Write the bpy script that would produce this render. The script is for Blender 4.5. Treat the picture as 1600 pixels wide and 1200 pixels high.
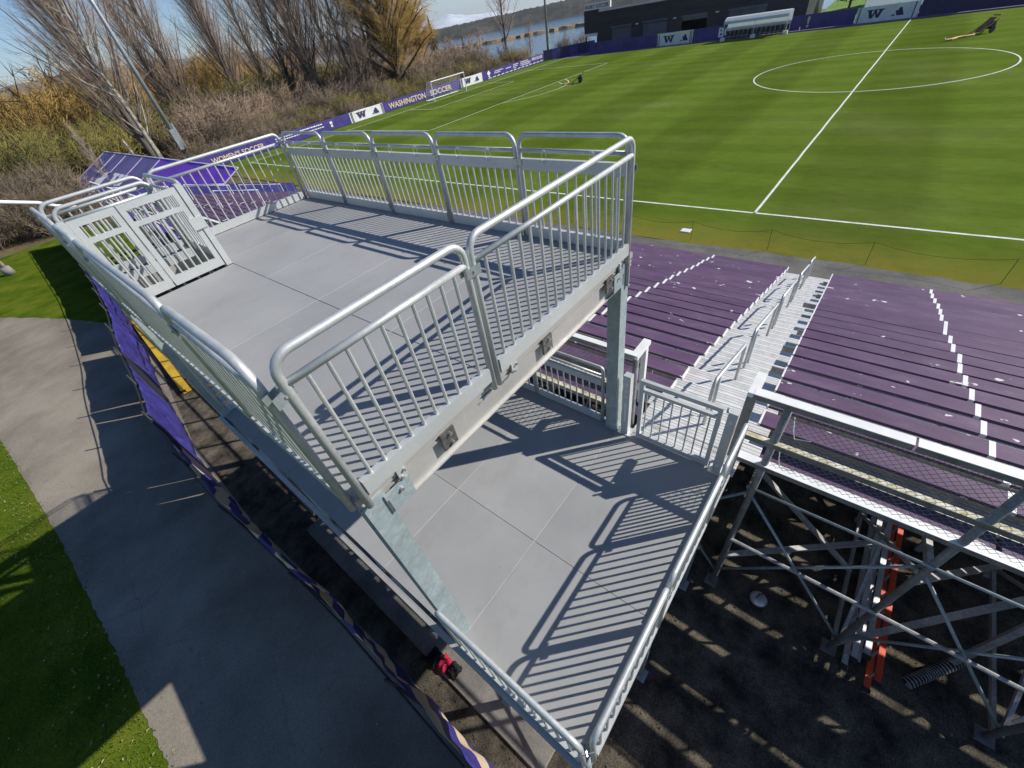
import bpy, math, random
import numpy as np
from mathutils import Vector, Matrix

# ------------------------------------------------------------------ clean
for o in list(bpy.data.objects):
    bpy.data.objects.remove(o)
scene = bpy.context.scene
COL = scene.collection
random.seed(7)
RNG = np.random.default_rng(7)

# ------------------------------------------------------------------ camera
CAM = Vector((-20.930, -3.908, 8.268))
AZ, PITCH, ROLL, FPX = 0.804, 0.733, -0.198, 632.14
view = Vector((math.cos(PITCH) * math.cos(AZ), math.cos(PITCH) * math.sin(AZ), -math.sin(PITCH)))
zc = -view
xc = Vector((0, 0, 1)).cross(zc).normalized()
yc = zc.cross(xc)
cr, sr = math.cos(ROLL), math.sin(ROLL)
xr = xc * cr + yc * sr
yr = xc * -sr + yc * cr
cam_data = bpy.data.cameras.new('camera')
cam = bpy.data.objects.new('camera', cam_data)
COL.objects.link(cam)
cam.matrix_world = Matrix(((xr.x, yr.x, zc.x, CAM.x), (xr.y, yr.y, zc.y, CAM.y), (xr.z, yr.z, zc.z, CAM.z), (0, 0, 0, 1)))
cam_data.sensor_width = 36
cam_data.sensor_fit = 'HORIZONTAL'
cam_data.lens = FPX / 1600 * 36
cam_data.clip_start = 0.05
cam_data.clip_end = 40000
scene.camera = cam

# ------------------------------------------------------------------ world, sun, exposure
SUN = Vector((0.99, -0.91, 1.0)).normalized()          # towards the sun
world = bpy.data.worlds.new('World')
scene.world = world
world.use_nodes = True
wn = world.node_tree.nodes
wl = world.node_tree.links
for n in list(wn):
    wn.remove(n)
w_out = wn.new('ShaderNodeOutputWorld')
w_bg = wn.new('ShaderNodeBackground')
w_sky = wn.new('ShaderNodeTexSky')
w_sky.sky_type = 'NISHITA'
w_sky.sun_disc = False
w_sky.sun_elevation = math.asin(SUN.z)
w_sky.sun_rotation = math.atan2(SUN.x, SUN.y)
w_sky.altitude = 10
w_sky.air_density = 0.85
w_sky.dust_density = 0.0
w_sky.ozone_density = 3.5
w_bg.inputs['Strength'].default_value = 0.09
w_hsv = wn.new('ShaderNodeHueSaturation')
w_hsv.inputs['Saturation'].default_value = 1.10
w_mul = wn.new('ShaderNodeMix')
w_mul.data_type = 'RGBA'
w_mul.blend_type = 'MULTIPLY'
w_mul.inputs[0].default_value = 1.0
w_mul.inputs[7].default_value = (1.0, 1.0, 1.06, 1)
wl.new(w_sky.outputs[0], w_hsv.inputs['Color'])
wl.new(w_hsv.outputs[0], w_mul.inputs[6])
wl.new(w_mul.outputs[2], w_bg.inputs[0])
wl.new(w_bg.outputs[0], w_out.inputs[0])

sun_data = bpy.data.lights.new('sun', 'SUN')
sun_data.energy = 5.0
sun_data.angle = math.radians(0.5)
sun_data.color = (1.0, 0.95, 0.87)
sun = bpy.data.objects.new('sun', sun_data)
COL.objects.link(sun)
sun.rotation_euler = (-SUN).to_track_quat('-Z', 'Y').to_euler()
sun.location = (0, 0, 60)

scene.view_settings.view_transform = 'Standard'
scene.view_settings.look = 'None'
scene.view_settings.exposure = 0.2
scene.view_settings.gamma = 1.0
scene.view_settings.use_curve_mapping = False
scene.render.resolution_x = 1024
scene.render.resolution_y = 768

# ------------------------------------------------------------------ mesh helpers
class MB:
    def __init__(s):
        s.v = []
        s.f = []

    def add(s, vs, fs):
        b = len(s.v)
        s.v.extend(tuple(v) for v in vs)
        s.f.extend(tuple(i + b for i in f) for f in fs)
        return s

    def box(s, x0, x1, y0, y1, z0, z1):
        return s.add([(x0, y0, z0), (x1, y0, z0), (x1, y1, z0), (x0, y1, z0), (x0, y0, z1), (x1, y0, z1), (x1, y1, z1), (x0, y1, z1)],
                     [(0, 3, 2, 1), (4, 5, 6, 7), (0, 1, 5, 4), (1, 2, 6, 5), (2, 3, 7, 6), (3, 0, 4, 7)])

    def cbox(s, c, d):
        return s.box(c[0] - d[0] / 2, c[0] + d[0] / 2, c[1] - d[1] / 2, c[1] + d[1] / 2, c[2] - d[2] / 2, c[2] + d[2] / 2)

    def bbox(s, x0, x1, y0, y1, z0, z1, b=0.006):
        """box with its top edges chamfered"""
        v = [(x0, y0, z0), (x1, y0, z0), (x1, y1, z0), (x0, y1, z0),
             (x0, y0, z1 - b), (x1, y0, z1 - b), (x1, y1, z1 - b), (x0, y1, z1 - b),
             (x0 + b, y0 + b, z1), (x1 - b, y0 + b, z1), (x1 - b, y1 - b, z1), (x0 + b, y1 - b, z1)]
        f = [(0, 3, 2, 1), (8, 9, 10, 11)]
        for i in range(4):
            j = (i + 1) % 4
            f += [(i, j, 4 + j, 4 + i), (4 + i, 4 + j, 8 + j, 8 + i)]
        return s.add(v, f)

    def bar(s, a, b, w, h, up=(0, 0, 1)):
        """rectangular bar from a to b, w sideways, h along up"""
        a = Vector(a); b = Vector(b)
        d = (b - a).normalized()
        u = Vector(up)
        side = d.cross(u)
        if side.length < 1e-4:
            side = d.cross(Vector((1, 0, 0)))
        side.normalize()
        u = side.cross(d).normalized()
        vs = []
        for p in (a, b):
            for sx, sy in ((-1, -1), (1, -1), (1, 1), (-1, 1)):
                vs.append(p + side * (sx * w / 2) + u * (sy * h / 2))
        return s.add(vs, [(0, 3, 2, 1), (4, 5, 6, 7), (0, 1, 5, 4), (1, 2, 6, 5), (2, 3, 7, 6), (3, 0, 4, 7)])

    def tube(s, pts, r, n=8, caps=True, r1=None):
        pts = [Vector(p) for p in pts]
        m = len(pts)
        ref = None
        rings = []
        for i, p in enumerate(pts):
            if i == 0:
                t = pts[1] - p
            elif i == m - 1:
                t = p - pts[i - 1]
            else:
                t = (pts[i + 1] - p).normalized() + (p - pts[i - 1]).normalized()
            t.normalize()
            if ref is None:
                ref = Vector((0, 0, 1)) if abs(t.z) < 0.9 else Vector((1, 0, 0))
            u = ref - t * ref.dot(t)
            if u.length < 1e-5:
                u = Vector((1, 0, 0)) - t * t.x
            u.normalize()
            ref = u
            w = t.cross(u)
            rr = r if r1 is None else r + (r1 - r) * i / (m - 1)
            rings.append([p + (u * math.cos(2 * math.pi * k / n) + w * math.sin(2 * math.pi * k / n)) * rr for k in range(n)])
        vs = [v for rg in rings for v in rg]
        fs = []
        for i in range(m - 1):
            for k in range(n):
                a = i * n + k; b = i * n + (k + 1) % n
                fs.append((a, b, b + n, a + n))
        if caps:
            fs.append(tuple(reversed(range(n))))
            fs.append(tuple((m - 1) * n + k for k in range(n)))
        return s.add(vs, fs)

    def prism(s, pts, o, ex, ey, en, t):
        """polygon pts (2D) at origin o with axes ex, ey, extruded t along en"""
        o = Vector(o); ex = Vector(ex); ey = Vector(ey); en = Vector(en)
        n = len(pts)
        vs = [o + ex * a + ey * b for a, b in pts] + [o + ex * a + ey * b + en * t for a, b in pts]
        fs = [tuple(reversed(range(n))), tuple(range(n, 2 * n))]
        for i in range(n):
            j = (i + 1) % n
            fs.append((i, j, n + j, n + i))
        return s.add(vs, fs)

    def mesh(s, name, off=(0, 0, 0), smooth=False):
        me = bpy.data.meshes.new(name)
        ox, oy, oz = off
        me.from_pydata([(x - ox, y - oy, z - oz) for x, y, z in s.v], [], s.f)
        if smooth:
            me.polygons.foreach_set('use_smooth', [True] * len(me.polygons))
        me.update()
        return me


def root_loc(o):
    loc = Vector((0, 0, 0))
    while o is not None:
        loc += o.location
        o = o.parent
    return loc


def link(name, me, mat, parent=None, smooth=False):
    o = bpy.data.objects.new(name, me)
    if mat is not None and me is not None and len(me.materials) == 0:
        me.materials.append(mat)
    COL.objects.link(o)
    if parent is not None:
        o.parent = parent
    return o


def build(mb, name, mat, parent=None, smooth=False):
    """mb holds world coordinates; the object sits under its (unrotated) parent"""
    off = root_loc(parent) if parent is not None else (0, 0, 0)
    return link(name, mb.mesh(name, off, smooth), mat, parent)


def place(name, me, loc, mat, parent, rot=None):
    """shared mesh me put at a world location"""
    o = link(name, me, mat, parent)
    o.location = Vector(loc) - root_loc(parent)
    if rot is not None:
        o.rotation_euler = rot
    return o


def thing(name, loc, label, cat, group=None):
    o = bpy.data.objects.new(name, None)
    o.empty_display_size = 0.3
    COL.objects.link(o)
    o.location = loc
    o['label'] = label
    o['category'] = cat
    if group:
        o['group'] = group
    return o


def tag(o, label, cat, group=None):
    o['label'] = label
    o['category'] = cat
    if group:
        o['group'] = group
    return o


def struct(o):
    o['kind'] = 'structure'
    return o


def stuff(o):
    o['kind'] = 'stuff'
    return o


def np_mesh(name, V, F, mat, parent=None):
    me = bpy.data.meshes.new(name)
    V = np.asarray(V, dtype=np.float32)
    F = np.asarray(F, dtype=np.int32)
    me.vertices.add(len(V))
    me.vertices.foreach_set('co', V.ravel())
    k = F.shape[1]
    me.loops.add(F.size)
    me.loops.foreach_set('vertex_index', F.ravel())
    me.polygons.add(len(F))
    me.polygons.foreach_set('loop_start', np.arange(0, F.size, k, dtype=np.int32))
    me.update(calc_edges=True)
    me.validate()
    return link(name, me, mat, parent)


# ------------------------------------------------------------------ materials
def srgb(r, g, b):
    def c(x):
        x /= 255.0
        return x / 12.92 if x <= 0.04045 else ((x + 0.055) / 1.055) ** 2.4
    return (c(r), c(g), c(b), 1.0)


def newmat(name):
    m = bpy.data.materials.new(name)
    m.use_nodes = True
    nt = m.node_tree
    b = nt.nodes['Principled BSDF']
    return m, nt, b


def ramp(nt, stops):
    r = nt.nodes.new('ShaderNodeValToRGB')
    e = r.color_ramp.elements
    while len(e) < len(stops):
        e.new(0.5)
    for i, (p, c) in enumerate(stops):
        e[i].position = p
        e[i].color = c if len(c) == 4 else (*c, 1)
    return r


def noise(nt, scale, detail=4, rough=0.6, vec=None):
    n = nt.nodes.new('ShaderNodeTexNoise')
    n.inputs['Scale'].default_value = scale
    n.inputs['Detail'].default_value = detail
    n.inputs['Roughness'].default_value = rough
    if vec is not None:
        nt.links.new(vec, n.inputs['Vector'])
    return n


def coords(nt, kind='Object', scale=None):
    t = nt.nodes.new('ShaderNodeTexCoord')
    if scale is None:
        return t.outputs[kind]
    mp = nt.nodes.new('ShaderNodeMapping')
    mp.inputs['Scale'].default_value = scale
    nt.links.new(t.outputs[kind], mp.inputs['Vector'])
    return mp.outputs[0]


def world_pos(nt, scale=None):
    g = nt.nodes.new('ShaderNodeNewGeometry')
    if scale is None:
        return g.outputs['Position']
    mp = nt.nodes.new('ShaderNodeMapping')
    mp.inputs['Scale'].default_value = scale
    nt.links.new(g.outputs['Position'], mp.inputs['Vector'])
    return mp.outputs[0]


def bump(nt, b, fac, strength, dist=0.01):
    bn = nt.nodes.new('ShaderNodeBump')
    bn.inputs['Strength'].default_value = strength
    bn.inputs['Distance'].default_value = dist
    nt.links.new(fac, bn.inputs['Height'])
    nt.links.new(bn.outputs[0], b.inputs['Normal'])


def mix(nt, fac, a, c, mode='MIX'):
    m = nt.nodes.new('ShaderNodeMix')
    m.data_type = 'RGBA'
    m.blend_type = mode
    if isinstance(fac, float):
        m.inputs[0].default_value = fac
    else:
        nt.links.new(fac, m.inputs[0])
    for sock, val in ((6, a), (7, c)):
        if isinstance(val, tuple):
            m.inputs[sock].default_value = val
        else:
            nt.links.new(val, m.inputs[sock])
    return m.outputs[2]


def mat_var(name, c0, c1, scale=3.0, rough=0.6, metal=0.0, detail=5, fine=None, fine_amt=0.25, bmp=0.0, bscale=40.0,
            contrast=(0.35, 0.65), stretch=None, rnd=0.0, spec=0.5, rough_var=0.0):
    """two-tone noise-varied surface, optional fine grain, bump and per-object tone"""
    m, nt, b = newmat(name)
    vec = world_pos(nt, stretch)
    n = noise(nt, scale, detail, 0.62, vec)
    r = ramp(nt, [(contrast[0], c0), (contrast[1], c1)])
    nt.links.new(n.outputs['Fac'], r.inputs[0])
    col = r.outputs[0]
    if fine:
        n2 = noise(nt, fine, 3, 0.7, vec)
        r2 = ramp(nt, [(0.3, (1 - fine_amt,) * 3), (0.7, (1 + fine_amt,) * 3)])
        nt.links.new(n2.outputs['Fac'], r2.inputs[0])
        col = mix(nt, 1.0, col, r2.outputs[0], 'MULTIPLY')
    if rnd > 0:
        oi = nt.nodes.new('ShaderNodeObjectInfo')
        r3 = ramp(nt, [(0.0, (1 - rnd,) * 3), (1.0, (1 + rnd,) * 3)])
        nt.links.new(oi.outputs['Random'], r3.inputs[0])
        col = mix(nt, 1.0, col, r3.outputs[0], 'MULTIPLY')
    nt.links.new(col, b.inputs['Base Color'])
    b.inputs['Roughness'].default_value = rough
    b.inputs['Metallic'].default_value = metal
    b.inputs['Specular IOR Level'].default_value = spec
    if rough_var > 0:
        rr = ramp(nt, [(0.3, (rough - rough_var,) * 3), (0.7, (rough + rough_var,) * 3)])
        n4 = noise(nt, scale * 6, 4, 0.6, vec)
        nt.links.new(n4.outputs['Fac'], rr.inputs[0])
        nt.links.new(rr.outputs[0], b.inputs['Roughness'])
    if bmp > 0:
        n3 = noise(nt, bscale, 4, 0.65, vec)
        bump(nt, b, n3.outputs['Fac'], bmp)
    return m


def g(v):
    return (v, v, v)


M = {}
M['alu'] = mat_var('satin_aluminium', (0.49, 0.51, 0.50), (0.60, 0.615, 0.60), 7, 0.48, 0.45, rough_var=0.08, bmp=0.04, bscale=220, fine=40, fine_amt=0.06)
M['alu_flat'] = mat_var('flat_aluminium', (0.54, 0.56, 0.545), (0.61, 0.625, 0.61), 2, 0.5, 0.4, rough_var=0.05, bmp=0.03, bscale=160, fine=50, fine_amt=0.05)
M['beam'] = mat_var('mill_aluminium_beam', (0.46, 0.445, 0.42), (0.56, 0.545, 0.52), 1.1, 0.5, 0.45, rough_var=0.05, fine=30, fine_amt=0.05)
M['clamp'] = mat_var('zinc_plate', (0.36, 0.42, 0.42), (0.50, 0.56, 0.55), 14, 0.35, 0.7, rough_var=0.1)
M['steel_dark'] = mat_var('dark_steel_plate', (0.14, 0.135, 0.13), (0.24, 0.23, 0.22), 20, 0.45, 0.6)
M['bolt'] = mat_var('bolt_steel', (0.5, 0.5, 0.5), (0.7, 0.7, 0.7), 30, 0.3, 0.8)
M['white_paint'] = mat_var('white_paint', (0.70, 0.70, 0.68), (0.82, 0.82, 0.80), 4, 0.5)
M['white_tie'] = mat_var('white_nylon', (0.7, 0.7, 0.66), (0.82, 0.82, 0.8), 9, 0.5)
M['black'] = mat_var('black_plastic', (0.012, 0.012, 0.014), (0.03, 0.03, 0.033), 6, 0.6)
M['yellow'] = mat_var('yellow_paint', (0.42, 0.26, 0.015), (0.60, 0.40, 0.03), 1.8, 0.55, fine=20)
M['red'] = mat_var('orange_red_fibreglass', (0.60, 0.05, 0.015), (0.75, 0.08, 0.02), 3, 0.45)
M['lad_alu'] = mat_var('ladder_aluminium', (0.5, 0.51, 0.53), (0.65, 0.66, 0.68), 6, 0.38, 0.6)
M['concrete'] = mat_var('pad_concrete', (0.16, 0.15, 0.135), (0.28, 0.265, 0.24), 1.4, 0.9, fine=60, bmp=0.2, bscale=70)
M['red_cloth'] = mat_var('red_cloth', (0.35, 0.01, 0.04), (0.5, 0.02, 0.07), 12, 0.9)
M['black_cloth'] = mat_var('black_cloth', (0.006, 0.006, 0.01), (0.015, 0.015, 0.02), 12, 0.9)

# galvanised: crystal spangle
m, nt, b = newmat('galvanised_steel')
vec = world_pos(nt)
vo = nt.nodes.new('ShaderNodeTexVoronoi'); vo.inputs['Scale'].default_value = 26
nt.links.new(vec, vo.inputs['Vector'])
n1 = noise(nt, 4.5, 6, 0.7, vec)
r1 = ramp(nt, [(0.3, (0.27, 0.325, 0.335)), (0.55, (0.345, 0.405, 0.41)), (0.75, (0.46, 0.51, 0.515))])
nt.links.new(n1.outputs['Fac'], r1.inputs[0])
hs = nt.nodes.new('ShaderNodeRGBToBW'); nt.links.new(vo.outputs['Color'], hs.inputs[0])
r2 = ramp(nt, [(0.0, g(0.86)), (1.0, g(1.12))]); nt.links.new(hs.outputs[0], r2.inputs[0])
nt.links.new(mix(nt, 1.0, r1.outputs[0], r2.outputs[0], 'MULTIPLY'), b.inputs['Base Color'])
b.inputs['Metallic'].default_value = 0.2; b.inputs['Roughness'].default_value = 0.5
M['galv'] = m
M['old_galv'] = mat_var('weathered_galvanised_tube', (0.16, 0.165, 0.165), (0.27, 0.275, 0.27), 6, 0.55, 0.4, fine=50)
M['frame'] = mat_var('weathered_frame_aluminium', (0.30, 0.30, 0.29), (0.46, 0.455, 0.44), 5, 0.5, 0.4, fine=30)


def deck_mat():
    m, nt, b = newmat('grey_deck_sheet')
    vec = world_pos(nt)
    n = noise(nt, 1.1, 6, 0.6, vec)
    r = ramp(nt, [(0.3, (0.285, 0.287, 0.287)), (0.7, (0.335, 0.336, 0.334))])
    nt.links.new(n.outputs['Fac'], r.inputs[0])
    n2 = noise(nt, 130, 2, 0.8, vec)
    r2 = ramp(nt, [(0.3, g(0.93)), (0.7, g(1.07))]); nt.links.new(n2.outputs['Fac'], r2.inputs[0])
    c = mix(nt, 1.0, r.outputs[0], r2.outputs[0], 'MULTIPLY')
    # scuffs
    n3 = noise(nt, 7, 8, 0.75, world_pos(nt, (1, 0.25, 1)))
    r3 = ramp(nt, [(0.62, g(0)), (0.78, g(0.40))]); nt.links.new(n3.outputs['Fac'], r3.inputs[0])
    c = mix(nt, r3.outputs[0], c, (0.45, 0.45, 0.44, 1))
    n5 = noise(nt, 2.3, 8, 0.7, world_pos(nt, (0.6, 1, 1)))
    r5 = ramp(nt, [(0.54, g(0)), (0.72, g(0.34))]); nt.links.new(n5.outputs['Fac'], r5.inputs[0])
    c = mix(nt, r5.outputs[0], c, (0.22, 0.215, 0.20, 1))
    vs_ = nt.nodes.new('ShaderNodeTexVoronoi'); vs_.inputs['Scale'].default_value = 3.2; nt.links.new(vec, vs_.inputs['Vector'])
    r6 = ramp(nt, [(0.018, g(0.6)), (0.03, g(0))]); nt.links.new(vs_.outputs['Distance'], r6.inputs[0])
    c = mix(nt, r6.outputs[0], c, (0.10, 0.095, 0.09, 1))
    oi = nt.nodes.new('ShaderNodeObjectInfo')
    r4 = ramp(nt, [(0, g(0.93)), (1, g(1.05))]); nt.links.new(oi.outputs['Random'], r4.inputs[0])
    nt.links.new(mix(nt, 1.0, c, r4.outputs[0], 'MULTIPLY'), b.inputs['Base Color'])
    b.inputs['Roughness'].default_value = 0.62
    b.inputs['Specular IOR Level'].default_value = 0.35
    bump(nt, b, n2.outputs['Fac'], 0.12, 0.004)
    return m


M['deck'] = deck_mat()
M['seam'] = mat_var('deck_joint', (0.50, 0.50, 0.49), (0.62, 0.62, 0.6), 8, 0.6)


def seat_mat():
    m, nt, b = newmat('worn_purple_seat_paint')
    vec = world_pos(nt)
    n = noise(nt, 1.6, 7, 0.65, world_pos(nt, (2.5, 0.8, 1)))
    r = ramp(nt, [(0.28, (0.094, 0.053, 0.104)), (0.55, (0.126, 0.077, 0.136)), (0.75, (0.170, 0.122, 0.180))])
    nt.links.new(n.outputs['Fac'], r.inputs[0])
    n2 = noise(nt, 60, 3, 0.7, vec)
    r2 = ramp(nt, [(0.3, g(0.88)), (0.7, g(1.12))]); nt.links.new(n2.outputs['Fac'], r2.inputs[0])
    c = mix(nt, 1.0, r.outputs[0], r2.outputs[0], 'MULTIPLY')
    oi = nt.nodes.new('ShaderNodeObjectInfo')
    r4 = ramp(nt, [(0, g(0.9)), (1, g(1.1))]); nt.links.new(oi.outputs['Random'], r4.inputs[0])
    c = mix(nt, 1.0, c, r4.outputs[0], 'MULTIPLY')
    # chipped paint showing bare metal
    n3 = noise(nt, 5.5, 5, 0.55, world_pos(nt, (1.0, 0.55, 1)))
    n4 = noise(nt, 0.55, 2, 0.5, vec)
    ad = nt.nodes.new('ShaderNodeMath'); ad.operation = 'MULTIPLY_ADD'
    nt.links.new(n4.outputs['Fac'], ad.inputs[0]); ad.inputs[1].default_value = 0.35
    nt.links.new(n3.outputs['Fac'], ad.inputs[2])
    r3 = ramp(nt, [(0.862, g(0)), (0.872, g(1))]); nt.links.new(ad.outputs[0], r3.inputs[0])
    nt.links.new(mix(nt, r3.outputs[0], c, (0.72, 0.71, 0.69, 1)), b.inputs['Base Color'])
    b.inputs['Roughness'].default_value = 0.55
    b.inputs['Specular IOR Level'].default_value = 0.2
    wv = nt.nodes.new('ShaderNodeTexWave'); wv.bands_direction = 'X'; wv.inputs['Scale'].default_value = 14
    nt.links.new(vec, wv.inputs['Vector'])
    bump(nt, b, wv.outputs['Fac'], 0.25, 0.003)
    return m


M['seat'] = seat_mat()


def plank_mat():
    m, nt, b = newmat('ribbed_aluminium_plank')
    vec = world_pos(nt)
    n = noise(nt, 2.2, 6, 0.7, world_pos(nt, (1, 3, 1)))
    r = ramp(nt, [(0.25, (0.50, 0.49, 0.46)), (0.5, (0.66, 0.655, 0.63)), (0.75, (0.76, 0.755, 0.74))])
    nt.links.new(n.outputs['Fac'], r.inputs[0])
    wv = nt.nodes.new('ShaderNodeTexWave'); wv.bands_direction = 'X'; wv.inputs['Scale'].default_value = 5.3
    nt.links.new(vec, wv.inputs['Vector'])
    rw = ramp(nt, [(0.04, g(0.55)), (0.16, g(1.0))]); nt.links.new(wv.outputs['Fac'], rw.inputs[0])
    n2 = noise(nt, 45, 3, 0.7, vec)
    r2 = ramp(nt, [(0.3, g(0.9)), (0.7, g(1.06))]); nt.links.new(n2.outputs['Fac'], r2.inputs[0])
    c = mix(nt, 1.0, mix(nt, 1.0, r.outputs[0], rw.outputs[0], 'MULTIPLY'), r2.outputs[0], 'MULTIPLY')
    nt.links.new(c, b.inputs['Base Color'])
    b.inputs['Roughness'].default_value = 0.5
    b.inputs['Metallic'].default_value = 0.25
    bump(nt, b, rw.outputs[0], 0.5, 0.004)
    return m


M['plank'] = plank_mat()
M['lichen'] = mat_var('lichened_rail_top', (0.36, 0.31, 0.16), (0.72, 0.69, 0.58), 9, 0.8, fine=40)

M['asphalt'] = mat_var('path_asphalt', (0.155, 0.135, 0.106), (0.290, 0.258, 0.208), 0.35, 0.95, detail=8, fine=60, fine_amt=0.32, bmp=0.4, bscale=110, spec=0.15)
_m = M['asphalt']; _nt = _m.node_tree; _b = _nt.nodes['Principled BSDF']
_src = _b.inputs['Base Color'].links[0].from_socket
_vo = _nt.nodes.new('ShaderNodeTexVoronoi'); _vo.feature = 'DISTANCE_TO_EDGE'; _vo.inputs['Scale'].default_value = 0.33
_wp = world_pos(_nt); _nn = noise(_nt, 1.6, 6, 0.7, _wp)
_va = _nt.nodes.new('ShaderNodeMix'); _va.data_type = 'VECTOR'; _va.inputs[0].default_value = 0.22
_nt.links.new(_wp, _va.inputs[4]); _nt.links.new(_nn.outputs['Color'], _va.inputs[5]); _nt.links.new(_va.outputs[1], _vo.inputs['Vector'])
_rc = ramp(_nt, [(0.0, g(0.45)), (0.006, g(1.0))]); _nt.links.new(_vo.outputs['Distance'], _rc.inputs[0])
_n6 = noise(_nt, 0.35, 3, 0.5, _wp); _r6 = ramp(_nt, [(0.5, g(0.0)), (0.62, g(0.4))]); _nt.links.new(_n6.outputs['Fac'], _r6.inputs[0])
_c2 = mix(_nt, 1.0, _src, _rc.outputs[0], 'MULTIPLY')
_nt.links.new(mix(_nt, _r6.outputs[0], _src, _c2), _b.inputs['Base Color'])
M['asphalt_light'] = mat_var('worn_asphalt', (0.11, 0.105, 0.098), (0.175, 0.168, 0.152), 0.8, 0.95, spec=0.1, fine=45, fine_amt=0.3, bmp=0.4, bscale=90)
M['dirt'] = mat_var('gravel_dirt', (0.034, 0.031, 0.026), (0.140, 0.120, 0.090), 2.2, 1.0, spec=0.05, fine=38, fine_amt=0.55, bmp=1.0, bscale=45)


def turf_mat():
    m, nt, b = newmat('mown_turf')
    pos = world_pos(nt)
    sep = nt.nodes.new('ShaderNodeSeparateXYZ'); nt.links.new(pos, sep.inputs[0])
    n = noise(nt, 0.10, 5, 0.6, pos)
    r = ramp(nt, [(0.3, (0.080, 0.126, 0.013)), (0.55, (0.103, 0.150, 0.022)), (0.75, (0.132, 0.172, 0.042))])
    nt.links.new(n.outputs['Fac'], r.inputs[0])
    # mowing bands along x and along y
    def bands(axis, period, amt):
        mul = nt.nodes.new('ShaderNodeMath'); mul.operation = 'MULTIPLY'
        nt.links.new(sep.outputs[axis], mul.inputs[0]); mul.inputs[1].default_value = 2 * math.pi / period
        n0 = noise(nt, 0.35, 3, 0.6, pos)
        ma = nt.nodes.new('ShaderNodeMath'); ma.operation = 'MULTIPLY_ADD'
        nt.links.new(n0.outputs['Fac'], ma.inputs[0]); ma.inputs[1].default_value = 0.5; nt.links.new(mul.outputs[0], ma.inputs[2])
        s = nt.nodes.new('ShaderNodeMath'); s.operation = 'SINE'; nt.links.new(ma.outputs[0], s.inputs[0])
        rr = ramp(nt, [(0.35, g(1 - amt)), (0.65, g(1 + amt))])
        mp = nt.nodes.new('ShaderNodeMapRange'); mp.inputs[1].default_value = -1; mp.inputs[2].default_value = 1
        nt.links.new(s.outputs[0], mp.inputs[0]); nt.links.new(mp.outputs[0], rr.inputs[0])
        return rr.outputs[0]
    c = mix(nt, 1.0, r.outputs[0], bands(1, 10.6, 0.11), 'MULTIPLY')
    c = mix(nt, 1.0, c, bands(0, 3.6, 0.06), 'MULTIPLY')
    n2 = noise(nt, 2.2, 8, 0.8, world_pos(nt, (1.3, 0.45, 1)))
    r2 = ramp(nt, [(0.25, g(0.76)), (0.75, g(1.25))]); nt.links.new(n2.outputs['Fac'], r2.inputs[0])
    c = mix(nt, 1.0, c, r2.outputs[0], 'MULTIPLY')
    n3 = noise(nt, 30, 4, 0.8, pos)
    r3 = ramp(nt, [(0.25, g(0.65)), (0.75, g(1.35))]); nt.links.new(n3.outputs['Fac'], r3.inputs[0])
    c = mix(nt, 1.0, c, r3.outputs[0], 'MULTIPLY')
    # dry worn margin outside the near touchline
    mr = nt.nodes.new('ShaderNodeMapRange'); mr.inputs[1].default_value = -0.9; mr.inputs[2].default_value = -3.6
    nt.links.new(sep.outputs[0], mr.inputs[0])
    n4 = noise(nt, 1.3, 5, 0.7, pos)
    ml = nt.nodes.new('ShaderNodeMath'); ml.operation = 'MULTIPLY'
    r4 = ramp(nt, [(0.3, g(0.25)), (0.6, g(0.95))]); nt.links.new(n4.outputs['Fac'], r4.inputs[0])
    nt.links.new(mr.outputs[0], ml.inputs[0]); nt.links.new(r4.outputs[0], ml.inputs[1])
    c = mix(nt, ml.outputs[0], c, (0.200, 0.172, 0.034, 1))
    nt.links.new(c, b.inputs['Base Color'])
    b.inputs['Roughness'].default_value = 1.0
    b.inputs['Specular IOR Level'].default_value = 0.0
    bump(nt, b, n3.outputs['Fac'], 0.9, 0.03)
    return m


M['turf'] = turf_mat()
M['lawn'] = mat_var('lawn_soil', (0.045, 0.090, 0.006), (0.125, 0.150, 0.016), 0.7, 1.0, spec=0.0, fine=26, fine_amt=0.45, bmp=1.0, bscale=40)
M['blade'] = mat_var('lawn_blades', (0.050, 0.105, 0.010), (0.130, 0.180, 0.028), 0.9, 0.9, spec=0.1, fine=15, fine_amt=0.4)
M['line'] = mat_var('chalk_line', (0.55, 0.60, 0.50), (0.78, 0.80, 0.74), 2.0, 0.9, fine=24, fine_amt=0.22)
M['leaf_dead'] = mat_var('dead_leaf', (0.20, 0.14, 0.07), (0.42, 0.34, 0.22), 9, 0.9)
M['land'] = mat_var('rough_meadow', (0.072, 0.062, 0.022), (0.165, 0.125, 0.045), 0.09, 0.95, detail=8, fine=2.2, fine_amt=0.4, bmp=0.8, bscale=4)
M['reed'] = mat_var('reed_bank', (0.19, 0.125, 0.06), (0.30, 0.215, 0.11), 0.12, 0.95, fine=1.5, fine_amt=0.4)
M['hill'] = mat_var('wooded_hill', (0.020, 0.026, 0.022), (0.062, 0.058, 0.042), 0.018, 1.0, detail=9, fine=0.12, fine_amt=0.55, bmp=1.0, bscale=0.1)
M['mountain'] = mat_var('far_mountain', (0.045, 0.055, 0.06), (0.10, 0.11, 0.11), 0.002, 1.0)
M['snow'] = mat_var('snow_mountain', (0.55, 0.60, 0.68), (0.82, 0.85, 0.88), 0.0035, 0.9)
M['bark_dark'] = mat_var('poplar_bark', (0.055, 0.045, 0.038), (0.15, 0.125, 0.105), 2.5, 0.95, fine=12, stretch=(1, 1, 0.2))
M['bark_pale'] = mat_var('pale_bark', (0.10, 0.085, 0.065), (0.40, 0.37, 0.30), 1.6, 0.85, fine=9, contrast=(0.4, 0.55))
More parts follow.
